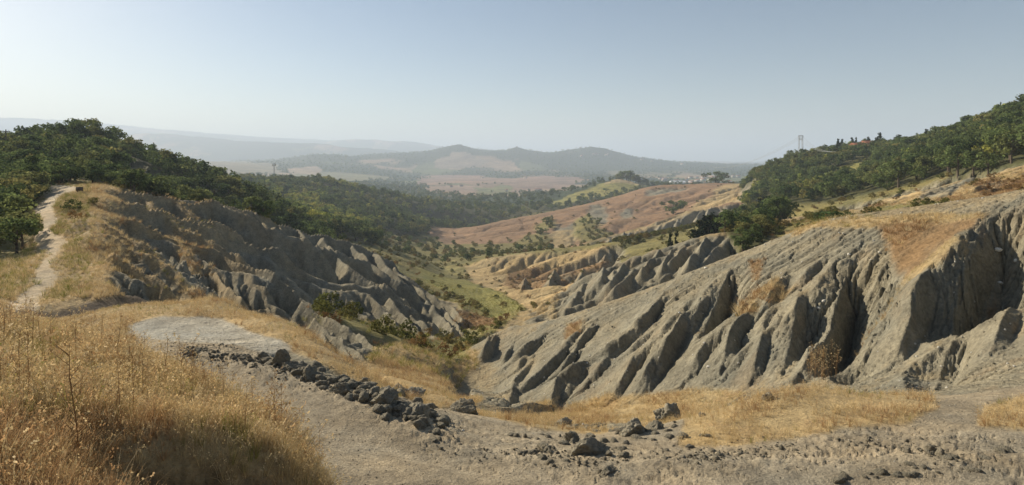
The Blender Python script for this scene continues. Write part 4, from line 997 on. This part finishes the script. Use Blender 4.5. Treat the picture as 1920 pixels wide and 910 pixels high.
# ------------------------------------------------------------------ clods, boulders and stones
import bmesh
def ico(sub):
    bm = bmesh.new(); bmesh.ops.create_icosphere(bm, subdivisions=sub, radius=1); v = np.array([x.co[:] for x in bm.verts]); f = np.array([[q.index for q in x.verts] for x in bm.faces]); bm.free(); return v, f
def rock(name, seed, mat, sub=3, lumps=18, planes=7, flat=.8):
    q = np.random.default_rng(seed); v, f = ico(sub); r_ = np.ones(len(v))
    for k in range(lumps):
        c = q.normal(size=3); c /= np.linalg.norm(c); w_ = q.uniform(.15,.5); dd = v @ c
        r_ += q.uniform(.05,.22)*np.clip((dd-(1-w_))/w_, 0, 1)**.7
    for k in range(planes):
        c = q.normal(size=3); c /= np.linalg.norm(c); dd = np.maximum(v @ c, 1e-3); r_ = np.minimum(r_, q.uniform(.72,.98)/dd)
    from mathutils import noise as mn
    off = q.uniform(0, 50, 3)
    r_ *= np.array([1+.16*mn.fractal(Vector(p*2.2+off), .7, 2.2, 5)+.10*mn.fractal(Vector(p*7+off), .6, 2.1, 3) for p in v])
    co = v*r_[:,None]*np.array([1,q.uniform(.7,1),flat])
    return mesh_np(name, co, f, mat, smooth=False)
M_CLOD = plain_mat('dark_clay_clod', (.26,.235,.175), .95, .35, 3, .12)
M_CLODL = plain_mat('grey_clay_boulder', (.25,.22,.16), .95, .3, 2.5, .1)
M_STONE = plain_mat('white_limestone', (.62,.59,.51), .8, .2, 3, .05)
CLODS = [rock('clod_%s'%n_, 100+i, M_CLOD, 3, 30, 4) for i, n_ in enumerate('abcde')]
CRUMB = [rock('crumb_%s'%n_, 120+i, M_CLOD, 2, 8, 4) for i, n_ in enumerate('abc')]
CRUMBL = [rock('pale_crumb_%s'%n_, 125+i, M_CLODL, 1, 6, 4) for i, n_ in enumerate('abc')]
BOULD = [rock('boulder_%s'%n_, 130+i, M_CLOD, 5, 44, 8, .85) for i, n_ in enumerate('abcd')]
WHITE = [rock('white_stone_%s'%n_, 140+i, M_STONE, 3, 2, 16, .75) for i, n_ in enumerate('abc')]
def rock_at(name, meshes, k, px, py, wpx, label, cat='rock', group=None, asp=(1,1,1), y0=4, y1=200, sink=.35):
    x, yy, z = seen_at(px, py, y0, y1); r_ = wpx/F*yy/2
    r_ = r_*(.62 if meshes is WHITE else 1)
    o = link(name, meshes[k % len(meshes)], None, (x, yy, z + r_*asp[2]*.8*(1-sink)-.45*r_), (g.uniform(-.25,.25), g.uniform(-.25,.25), g.uniform(0,6.28)), (r_*asp[0], r_*asp[1], r_*asp[2]))
    return tag(o, label, cat, group)
for k, (px, py, w_, lb, a_) in enumerate([
  (873,775,42,'dark wedge shaped clay boulder at the head of the valley track',(1,.8,.9)),
  (1112,848,62,'largest grey clay boulder beside the track, right of centre',(1,.8,.75)),
  (1076,828,34,'squarish clay boulder leaning behind the largest one',(.9,.8,1.1)),
  (1057,797,28,'rounded grey clay lump alone above the track edge',(1,1,1)),
  (1252,790,58,'tall jagged dark boulder at the left edge of the right grass hump',(.9,.8,1.0)),
  (1192,812,62,'wide crumbly dark boulder left of the tall jagged one',(1,.8,.75)),
  (1226,806,34,'dark block wedged between the two jagged boulders',(1,1,.9)),
  (1024,845,30,'half buried dark block left of the largest boulder',(1,.8,.8)),
  (1438,750,32,'small jagged clod in the straw of the right grass hump',(1,.9,.8)),
  (1140,884,34,'low dark boulder at the bottom of the track edge below the largest',(1.1,.9,.6)),
  (778,775,52,'big lumpy clod at the right end of the dark clod row',(1,.9,.8)),
  (720,757,42,'upright dark clod third from the right end of the clod row',(.9,.9,1.1)),
  (640,740,32,'rounded clod in the middle of the dark clod row',(1,.9,.9)),
  (524,682,28,'tall dark clod near the left end of the clod row',(.8,.8,1.2)),
  (496,672,18,'small dark clod topping the left end of the clod row',(.8,.8,1.2)),
  (548,690,32,'broad dark clod right of the tall left one',(1.1,.9,.8)),
  (585,708,30,'dark clod near the left grass hump corner',(1,.9,1)),
  (775,745,46,'rust brown earth lump behind the right end of the clod row',(1.1,.8,.7)),
  (744,735,34,'pale rounded clay lump behind the dark clod row',(1,.8,.6)),
  (1900,392,0,'',None)]):
    if a_: rock_at('clay_boulder', BOULD if w_>24 else CLODS, k, px, py, w_*(.88 if px > 1000 else 1.0), lb, 'boulder', None, a_, 8, 60)
wts = [.5,.5,.7,1,1,1.1,1.4,1.5,1.6,1.7,.8]
for k in range(260):
    t = g.uniform(0, len(berm)-1.001)**1.0; a = int(t); f_ = t-a
    px = berm[a][0]*(1-f_)+berm[a+1][0]*f_ + g.normal()*9; py = berm[a][1]*(1-f_)+berm[a+1][1]*f_ + g.normal()*7*(wts[a]) - 2
    _w = g.uniform(5,19)*(.6+.4*wts[a])*(.6 if t<3 else 1)
    rock_at('clay_clod', CLODS, k, px, py, _w, '%s dark clod in the row along the track, %s' % ('large lumpy' if _w > 15 else 'middle sized' if _w > 9 else 'small', ['left end','left of middle','middle','thick stretch above the bend','right end'][min(4,int(t/2))]), 'clod', 'clay clods along the far edge of the track', (1,.9,g.uniform(.7,1.1)), 9, 40)
for k in range(60):
    px = g.uniform(960, 1330); py = 800 + 60*g.random() + (.07*(1150-px) if px<1150 else -.12*(px-1150))
    rock_at('clay_clod', CLODS, k, px, py, g.uniform(5,17), 'dark clod scattered along the crumbly bank right of the track', 'clod', 'clods on the crumbly bank right of the track', (1,.9,g.uniform(.7,1)), 8, 40)
for k in range(26):
    px = g.uniform(1560, 1915); rock_at('clay_clod', CLODS, k, px, 905-.22*(px-1560)*g.uniform(.3,1), g.uniform(7,20), 'dark clod in the broken ground at the lower right corner', 'clod', 'clods in the lower right corner', (1,.9,.8), 7, 30)
for k, (px, py, w_, lb) in enumerate([(1592,481,11,'white stone high on the near clay slope left of the rust patch'),(744,772,9,'small white stone in front of the clod row'),(869,810,10,'pale square stone on the track junction'),
  (838,758,8,'white pointed stone at the valley head'),(886,742,9,'white stone at the lower left foot of the clay slope'),(1122,748,11,'upright white stone low on the clay slope'),(1108,753,7,'flat white stone beside the upright one'),
  (1102,683,8,'lower white block of the pale vein on the slope'),(1106,668,7,'upper white block of the pale vein on the slope'),(1022,715,8,'white patch of stone on the lower left slope'),(1328,690,12,'white stone above the rust weeds at the slope foot'),
  (1275,588,9,'white stone left of the long dark gully'),(1545,568,16,'pale angular block at the head of the middle gully'),(1535,580,12,'grey white block just below the angular block'),(1870,470,20,'large white boulder at the edge of the deep right gully'),
  (1905,490,16,'white boulder near the right frame edge'),(1876,535,14,'white boulder below the large one by the deep gully'),(1902,690,9,'white stone low at the right edge'),(1715,650,8,'white stone above the right dirt hollow'),
  (1766,688,7,'white pebble beside the dark notch at right'),(1634,497,6,'small white stone near the rust patch'),(1650,480,8,'grey stone touching the rust patch'),(1322,505,10,'white stone on the crest line in the middle of the slope'),(692,765,5,'little white stone on the track')]):
    rock_at('white_stone', WHITE, k, px, py, w_, lb, 'stone', None, (1,.9,1), 8, 90, .25)
crum = ((C==ROAD)|(C==STRAW)) & (YY>7.4) & (YY<17)
bl = np.zeros((NR,NC)); 
near_b = np.minimum(dist_px(PXg, PYf, berm+[(860,825)]), dist_px(PXg, PYf, bankline)*1.25)
ci = scatter(crum & (near_b < 38) & (fbm(XX*.9, YY*.9, 3, 881) > -.12), .055, 7, 18, .1, 0, 41, .5)
pts = np.stack([XX[ci], YY[ci], Z[ci]], 1); nb = near_b[ci]
k_ = g.random(len(pts)) < np.clip(1.25-nb/34, .03, 1); pts = pts[k_]
sc = (.005+.034*g.random(len(pts))**5 + .035*(nb[k_]<11)*g.random(len(pts))**2)[:,None]*g.uniform(.7,1.2,(len(pts),3)); big = g.random(len(pts)) < .08; sc[big] *= 2.2
points_obj('soil_crumbs', pts, g.uniform(0,6.28,(len(pts),3)), sc, np.where(g.random(len(pts))<.14, g.integers(0,3,len(pts)), g.integers(3,6,len(pts))), CRUMB+CRUMBL)
ci = scatter((C==ROAD)|(C==PALE), .16, 7, 24, .05, 0, 43, .5); pts = np.stack([XX[ci], YY[ci], Z[ci]], 1)
points_obj('gravel', pts, g.uniform(0,6.28,(len(pts),3)), g.uniform(.006,.018,(len(pts),1))*np.ones((1,3)), g.integers(0,4,len(pts)), CRUMBL+[WHITE[0]])
ci = scatter((C==CLAY)&(PXg>880), .75, 16, 60, .05, 0, 44, .6); pts = np.stack([XX[ci], YY[ci], Z[ci]], 1)
points_obj('slope_stones', pts, g.uniform(0,6.28,(len(pts),3)), g.uniform(.02,.07,(len(pts),1))*np.ones((1,3)), g.integers(0,5,len(pts)), CRUMBL+WHITE[:2])
print('rocks', time.time()-T0)

# ------------------------------------------------------------------ dry grass and weeds
def straw_mat(name, stops):
    return leaf_mat(name, stops, .3)
M_STRAW = straw_mat('straw', [(0,(.47,.35,.17)),(.35,(.62,.49,.27)),(.6,(.55,.41,.21)),(.85,(.70,.58,.36)),(1,(.36,.22,.10))])
M_RUSTG = straw_mat('rust_weeds', [(0,(.28,.17,.08)),(.5,(.38,.24,.12)),(1,(.46,.31,.16))])
M_GREENG = straw_mat('green_grass', [(0,(.20,.21,.05)),(.6,(.28,.26,.08)),(1,(.38,.32,.12))])
def tuft(name, seed, mat, blades=16, spread=.22, lean=.5, wd=.011, heads=0):
    q = np.random.default_rng(seed); co = []; f = []; tn = []
    for b in range(blades):
        a = q.uniform(0,6.28); d = np.array([math.cos(a), math.sin(a), 0]); s_ = np.array([-d[1], d[0], 0]); b0 = d*q.uniform(0,spread*.6); h = q.uniform(.55,1.0); ln = q.uniform(.1,lean)
        o = len(co); t = q.uniform(.7,1.3); a2 = q.uniform(0,6.28); s_ = np.array([math.cos(a2), math.sin(a2), 0])
        for k, z in enumerate((0,.4,.75,1.0)):
            p = b0 + d*ln*z**2*h + np.array([0,0,z*h*(1-.25*ln*z)]); w_ = wd*(1-.75*z)
            co += [p-s_*w_, p+s_*w_]; tn += [t,t]
            if k: f.append((o+2*k-2, o+2*k-1, o+2*k+1, o+2*k))
        if b < heads:
            p = co[-1]; o = len(co)
            for k in range(3):
                e = q.normal(size=3)*.022; co += [p+e, p+e+np.array([.028,0,.012]), p+e+np.array([.01,.012,.04]), p+e+np.array([-.012,0,.03])]; tn += [t*1.25]*4; f.append((o+4*k,o+4*k+1,o+4*k+2,o+4*k+3))
    return mesh_np(name, co, f, mat, tone=np.array(tn))
TS = [tuft('straw_tuft_a',201,M_STRAW,18,.3,.5,.008,7), tuft('straw_tuft_b',202,M_STRAW,16,.35,.8,.008,4), tuft('straw_tuft_c',203,M_STRAW,14,.25,.35,.007,10), tuft('rust_tuft',204,M_RUSTG,16,.3,.7,.009,4), tuft('green_tuft',205,M_GREENG,16,.3,.5,.010,2)]
TM = [tuft('mat_tuft_a',211,M_STRAW,22,.8,1.1,.022), tuft('mat_tuft_b',212,M_STRAW,22,.7,.8,.020), tuft('mat_rust',213,M_RUSTG,22,.8,1.0,.024), tuft('mat_green',214,M_GREENG,22,.8,.9,.024)]
gn = fbm(UU*14, VV*14, 3, 55)
def grass(name, mask, sp, y0, y1, h0, h1, meshes, pick, seed, grow=0, keep=1.0, tilt=.3):
    a, b = scatter(mask, sp, y0, y1, h1, grow, seed, keep)
    if len(a) == 0: return
    n_ = len(a); pts = np.stack([XX[a,b], YY[a,b], Z[a,b]-.01], 1); pts[:,:2] += g.normal(size=(n_,2))*sp*.3
    kk = np.array([pick(gn[i,j], g.random(), PX[j], PYf[i,j], YY[i,j], C[i,j]) for i, j in zip(a, b)])
    h = g.uniform(h0, h1, n_)*(1+.55*gn[a,b]); sc = np.stack([h*g.uniform(.8,1.3,n_), h*g.uniform(.8,1.3,n_), h], 1)
    rt = np.stack([g.normal(size=n_)*tilt*.5, g.normal(size=n_)*tilt*.5, g.uniform(0,6.28,n_)], 1)
    print(name, n_); return points_obj(name, pts, rt, sc, kk, meshes)
def pick_meadow(n_, r_, px, py, y, c):
    if py > 790 and px < 330: return 3 if r_ < .6 else int(r_*97) % 3
    if n_ > .3: return 3 if r_ < .3 else 1
    return 4 if (r_ < .05 or (n_ < -.35 and r_ < .35)) else int(r_*97) % 3
grass('meadow_grass', (C==STRAW)&(PXg<680)&~((YY<4.0)&(PXg>255))&(fbm(XX*2.3,YY*2.3,3,892)>-.33), .05, 2.6, 14, .10, .30, TS, pick_meadow, 61, .5)
def pick_mid(n_, r_, px, py, y, c):
    if c == RUST: return 2 if r_ < .8 else 0
    if c == GREEN: return 3
    if c == OLIVE: return 3 if r_ < .6 else 2
    if px < 170 and r_ < .45: return 3
    if py > 640 and px > 690 and px < 900 and r_ < .35: return 3
    if n_ > .2: return 2 if r_ < .45 else 0
    return 3 if (n_ < -.3 and r_ < .4) else (0 if r_ < .5 else 1)
def pick_near(n_, r_, px, py, y, c):
    if n_ > .2: return 3 if r_ < .4 else 1
    return 4 if (n_ < -.35 and r_ < .3) else int(r_*97) % 3
grass('hump_grass', (C==STRAW)&(YY>=9)&~((PXg<680)&(YY<14))&(fbm(XX*1.1,YY*1.1,3,891)>-.22), .13, 9, 34, .10, .27, TS, pick_near, 62, .4)
grass('slope_grass', ((((C==STRAW)|(C==RUST))&(SLOPE<1.6)) | ((CREST < .45)&(PXg<400)&(YY>32)))&~m_path, .34, 30, 115, .22, .5, TM, pick_mid, 63, .3)
grass('valley_grass', ~m_path&((C==GREEN)|(C==OLIVE))&(YY<190), .8, 36, 190, .25, .5, TM, pick_mid, 64, .3)
print('grass', time.time()-T0)
# tall dry weeds standing one by one in the meadow
def weed(seed):
    q = np.random.default_rng(seed); P = [tube([(0,0,0),(.01,.01,.4),(.03,.0,.75),(.02,.01,1.0)], [.006,.005,.0035,.0015], 4)]; tips = []
    for k in range(16):
        z = q.uniform(.3,.97); a = q.uniform(0,6.28); l = q.uniform(.08,.24)*(1.2-z*.7); e = np.array([math.cos(a)*l, math.sin(a)*l, z+l*1.1])
        P.append(tube([(.02,0,z),(math.cos(a)*l*.5,math.sin(a)*l*.5,z+l*.45),tuple(e)], [.0032,.0025,.001], 3)); tips.append(e)
    co, f = joinp(P); hc = []; hf = []; 
    for e in tips + [np.array([.02,.01,1.0])]:
        for k in range(4):
            p = e+q.normal(size=3)*.012; o = len(hc); hc += [p, p+q.normal(size=3)*.012, p+q.normal(size=3)*.014, p+q.normal(size=3)*.012]; hf.append((o,o+1,o+2,o+3))
    return mesh_np('weed_stem', co, f, M_RUSTG, tone=np.ones(len(co))), mesh_np('weed_heads', hc, hf, M_STRAW, tone=np.ones(len(hc))*1.1)
WD = [weed(300+i) for i in range(4)]
def add_weed(k, x, y, z, h, label, group=None):
    r_ = link('dry_weed', None, None, (x,y,z-.02), (g.normal()*.06, g.normal()*.06, g.uniform(0,6.28)), h)
    link('stem', WD[k%4][0], r_); hd_ = link('seed_heads', WD[k%4][1], r_); hd_['kind'] = 'stuff'; return tag(r_, label, 'weed', group)
for k, (px, yv, top, lb) in enumerate([(152,3.75,640,'tallest dry weed in the meadow, its reddish stem rising from the bottom edge'),(228,4.3,668,'second tallest dry weed, just right of the tallest'),(160,5.2,650,'slim weed close behind the tallest one'),
    (108,5.5,662,'thin weed left of the tallest one'),(28,5.4,690,'weed near the left frame edge of the meadow'),(330,5.6,745,'weed in the right half of the meadow'),(365,5.9,735,'reddish weed right of the meadow middle'),(258,6.2,680,'weed against the far meadow edge'),
    (595,6.6,800,'bare weed at the right tip of the meadow in front of the track'),(560,5.8,820,'weed leaning over the dark cut of the meadow bank')]):
    x, y, z = ground_at(px, yv); add_weed(k, x, y, z, max(.3, -(top-HP)/F*y - z), lb)
cand = scatter((C==STRAW)&(PXg<600), .22, 4.3, 9.5, .5, 0, 71, .5)
for k, (a, b) in list(enumerate(zip(*cand)))[:150]:
    add_weed(k, XX[a,b], YY[a,b], Z[a,b], g.uniform(.28,.62), 'knee high dry weed with pale seed heads in the foreground meadow, %s' % ('near left' if PX[b]<200 and YY[a,b]<5.5 else 'far left' if PX[b]<200 else 'near right' if YY[a,b]<5.5 else 'far right'), 'weeds in the foreground meadow')
for k in range(40):
    px = g.uniform(1515,1570); x, y, z = seen_at(px, g.uniform(680,725), 14, 40)
    add_weed(k, x, y, z, g.uniform(.6,1.1), 'rusty weed in the dark hollow behind the right grass hump', 'rusty weeds in the hollow behind the right grass hump')
print('weeds', time.time()-T0)

# ------------------------------------------------------------------ pylon, masts, pole, houses
M_STEEL = plain_mat('galvanised_steel', (.36,.37,.37), .5, .1, 2, 0, .3); M_WOOD = plain_mat('weathered_wood', (.10,.075,.055), .85, .3, 6)
M_WALL = plain_mat('pale_render', (.46,.42,.36), .9, .1, 2); M_OCHRE = plain_mat('ochre_render', (.32,.21,.13), .9, .15, 2); M_ROOF = plain_mat('terracotta_tiles', (.30,.13,.075), .9, .25, 3)
M_WROOF = plain_mat('white_sheet_roof', (.75,.75,.74), .6, .05, 1); M_PANE = plain_mat('window_glass', (.04,.05,.06), .2, .1, 1)
def part(name, prims, mat, parent, label=None):
    co, f = joinp(prims); o = link(name, mesh_np(name, co, f, mat), parent)
    if label: o['label'] = label
    return o
def boxp(x0,x1,y0,y1,z0,z1):
    v = np.array([(x,y,z) for z in (z0,z1) for y in (y0,y1) for x in (x0,x1)], float); return v, np.array([(0,2,3,1),(4,5,7,6),(0,1,5,4),(2,6,7,3),(0,4,6,2),(1,3,7,5)])
bar = lambda a, b, r_=.05, n=4: tube([a, b], [r_, r_], n)
x, y, z = crest(1502, 200, 600); topz = -(254-HP)/F*y; H = topz-z
py_ = link('pylon', None, None, (x,y,z)); tag(py_, 'steel lattice pylon rising from the wood on the right skyline', 'pylon')
for sx in (-1,1):
    for sy in (-1,1): part('leg', [bar((sx*1.5,sy*1.2,-1),(sx*1.15,sy*.6,H*.98),.13)], M_STEEL, py_)
br = []
for sx in (-1,1):
    for k in range(7):
        a, b = k/7*H, (k+1)/7*H; br += [bar((sx*1.4,-.9,a),(sx*1.3,.8,b),.05), bar((sx*1.4,.9,a),(sx*1.3,-.8,b),.05)]
part('bracing', br, M_STEEL, py_)
for zz, wv in ((.98,2.0),(.84,1.7)): part('crossarm', [bar((-wv,0,H*zz),(wv,0,H*zz),.14), bar((-wv,0,H*zz),(0,0,H*zz+.5),.08), bar((wv,0,H*zz),(0,0,H*zz+.5),.08)], M_STEEL, py_)
part('insulators', [bar((sx,0,H*.98-1.2),(sx,0,H*.98),.12) for sx in (-1.9,0,1.9)], M_STEEL, py_)
P0 = Vector((x, y, z+H*.98-1.2))
for k, dx in enumerate((-1.9, 0, 1.9)):
    for tgt, nm in (((1330,312,900),'left'),((1560,285,300),'right')):
        T = W(*tgt); A = P0 + Vector((dx,0,0)); B = T + Vector((dx,0,0)); sag = (A-B).length*.02
        pts = [tuple(A.lerp(B, t/14) - Vector((0,0,sag*4*(t/14)*(1-t/14)))) for t in range(15)]
        co, f = tube(pts, [.06]*15, 4); o = link('power_cable', mesh_np('power_cable', co, f, M_STEEL))
        tag(o, 'thin overhead cable slung %s from the skyline pylon' % ('left to the valley' if nm=='left' else 'right over the wood'), 'cable', 'cables going %s from the pylon' % nm)
x, y, z = ground_at(11, 140); H = -(243-HP)/F*y - z
up = link('utility_pole', None, None, (x,y,z)); tag(up, 'wooden utility pole with a short crossbar at the far left edge', 'utility pole')
part('pole', [tube([(0,0,-.5),(0,0,H)],[.17,.11],6)], M_WOOD, up); part('crossbar', [boxp(-.85,.85,-.07,.07,H*.93,H*.93+.16)], M_WOOD, up); part('insulators', [bar((sx,0,H*.93+.16),(sx,0,H*.93+.42),.06) for sx in (-.7,.7)], M_STEEL, up)
for px, top, yv, lb in ((514,306,620,'pale lattice radio mast with panel antennas above the middle forest'),(525,326,620,'short thin pole right of the radio mast')):
    x, y, z = ground_at(px, yv); H = -(top-HP)/F*y - z; o = link('radio_mast', None, None, (x,y,z)); tag(o, lb, 'mast')
    part('mast', [tube([(sx*.5,sy*.5,0),(sx*.25,sy*.25,H)],[.16,.12],4) for sx in (-1,1) for sy in (-1,1)] + [bar((-.45,-.45,H*k/9),(.45,.45,H*(k+1)/9),.07) for k in range(9)], M_STEEL, o)
    if px < 520:
        for sx in (-1.6, 0, 1.6): part('antenna', [boxp(sx-.35,sx+.35,-.2,.2,H-3.2,H-.6)], M_WALL, o)
        part('antenna_frame', [bar((-1.7,0,H-2),(1.7,0,H-2),.1)], M_STEEL, o)
def house(px, Y, wd, dp, ht, label, wall=M_WALL, roof=M_ROOF, group=None, rz=0, name='house', zoff=0, windows=True, pos=None):
    x, y, z = pos or ground_at(px, Y); r_ = link(name, None, None, (x,y,z+zoff), (0,0,rz)); tag(r_, label, 'house' if name=='house' else name.split('_')[-1], group)
    part('wall', [boxp(-wd/2,wd/2,-dp/2,dp/2,-2,ht)], wall, r_)
    e = .5; v = np.array([(-wd/2-e,-dp/2-e,ht),(wd/2+e,-dp/2-e,ht),(wd/2+e,dp/2+e,ht),(-wd/2-e,dp/2+e,ht),(-wd/2-e,0,ht+dp*.22),(wd/2+e,0,ht+dp*.22)], float)
    f = [(0,1,5,4),(2,3,4,5),(0,4,3,3),(1,2,5,5),(0,3,2,1)]
    me = bpy.data.meshes.new('roof'); me.from_pydata(v.tolist(), [], [tuple(dict.fromkeys(q)) for q in f]); me.materials.append(roof); link('roof', me, r_)
    if windows:
        for k in range(max(2, int(wd/3.5))):
            cx = -wd/2 + (k+.5)*wd/max(2, int(wd/3.5)); part('window', [boxp(cx-.45,cx+.45,-dp/2-.04,-dp/2+.02,ht*.45,ht*.45+1.2)], M_PANE, r_)
    return r_
x, y, z = crest(1608, 250, 600)
house(0,0,10.5,7,7.0,'ochre house with a terracotta roof among the trees on the right skyline',M_OCHRE,M_ROOF,None,.15,pos=(x,y-14,z-.2))
house(0,0,6.0,6,6.2,'lower ochre wing left of the terracotta roofed skyline house',M_OCHRE,M_ROOF,None,.15,pos=(x-8.5,y-13,z-.6))
house(950,1650,9,8,6,'white farmhouse alone in the valley fields left of centre'); 
for k, (px, Yv) in enumerate([(1006,1700),(1012,1710),(864,1900),(846,1850),(905,2600),(985,2500)]): house(px,Yv,13,9,5,'small pale farmhouse in the brown valley fields',group='farmhouses in the valley fields',rz=k*.5)
for k, (px, py_) in enumerate([(1114,290),(1118,289),(1140,290),(1090,292),(1136,291),(1204,300),(1222,303),(1280,308)]):
    xx_, yy_, zz_ = seen_at(px, py_+2, 3000, 5000); house(0,0,24,14,8,'pale house on the blue wooded hill right of centre',group='houses on the far wooded hill',rz=k*.7,windows=False,pos=(xx_,yy_,zz_))
for nm_, px, top in (('castle_ruin',1089,275),('castle_ruin',1097,276),('castle_ruin',968,275)):
    xx_, yy_, zz_ = crest(px, 3600, 5000); r_ = link(nm_, None, None, (xx_,yy_,zz_)); tag(r_, {1089:'tiny tower on the left of the flat hilltop right of centre',1097:'second tiny block on the flat hilltop right of the tower',968:'tiny keep crowning the small pointed hill at centre'}[px], 'ruin')
    part('tower', [boxp(-5,5,-5,5,-4,6)], M_WOOD, r_); part('battlement', [boxp(-5.5,-2.5,-5.5,5.5,6,8), boxp(2.5,5.5,-5.5,5.5,6,8)], M_WOOD, r_)
for k in range(34):
    px = g.uniform(1235,1385); Yv = g.uniform(1750,2300); house(px,Yv,g.uniform(9,20),g.uniform(8,13),g.uniform(5,9),'pale house in the village beyond the brown hill','x' and M_WALL,M_ROOF,'village houses beyond the brown hill',g.uniform(0,3),windows=False,zoff=g.uniform(0,3))
house(1270,1700,44,22,9,'long white roofed factory shed at the village edge',M_WALL,M_WROOF,name='factory_shed',zoff=4,windows=False)
house(1338,1900,36,20,8,'second white roofed shed right of the long one',M_WALL,M_WROOF,name='factory_shed',zoff=4,windows=False)
x, y, z = seen_at(150, 362, 60, 100); o = link('wooden_sign', None, None, (x,y,z)); tag(o, 'low brown wooden board on posts beside the top of the path', 'sign')
for sx in (-.35,.35): part('post', [boxp(sx-.05,sx+.05,-.05,.05,-.1,.7)], M_WOOD, o)
part('board', [boxp(-.5,.5,-.09,-.052,.25,.78)], M_WOOD, o)
print('things', time.time()-T0)
#@@HAZE
def box(name, x0,x1,y0,y1,z0,z1):
    v = [(x,y,z) for z in (z0,z1) for y in (y0,y1) for x in (x0,x1)]
    f = [(0,2,3,1),(4,5,7,6),(0,1,5,4),(2,6,7,3),(0,4,6,2),(1,3,7,5)]
    me = bpy.data.meshes.new(name); me.from_pydata(v, [], f); o = bpy.data.objects.new(name, me); COL.objects.link(o); return o
hz = box('haze', -48000, 48000, -400, 34500, -1200, 545); hz['kind'] = 'stuff'
hz.name = 'haze'
m = new_mat('hazy_air'); q = NT(m); out = q.n('ShaderNodeOutputMaterial'); pv = q.n('ShaderNodeVolumePrincipled')
pv.inputs['Color'].default_value = (.72,.84,1.0,1); pv.inputs['Density'].default_value = HAZE; pv.inputs['Anisotropy'].default_value = 0.12
q.l(pv.outputs[0], out.inputs['Volume']); hz.data.materials.append(m)
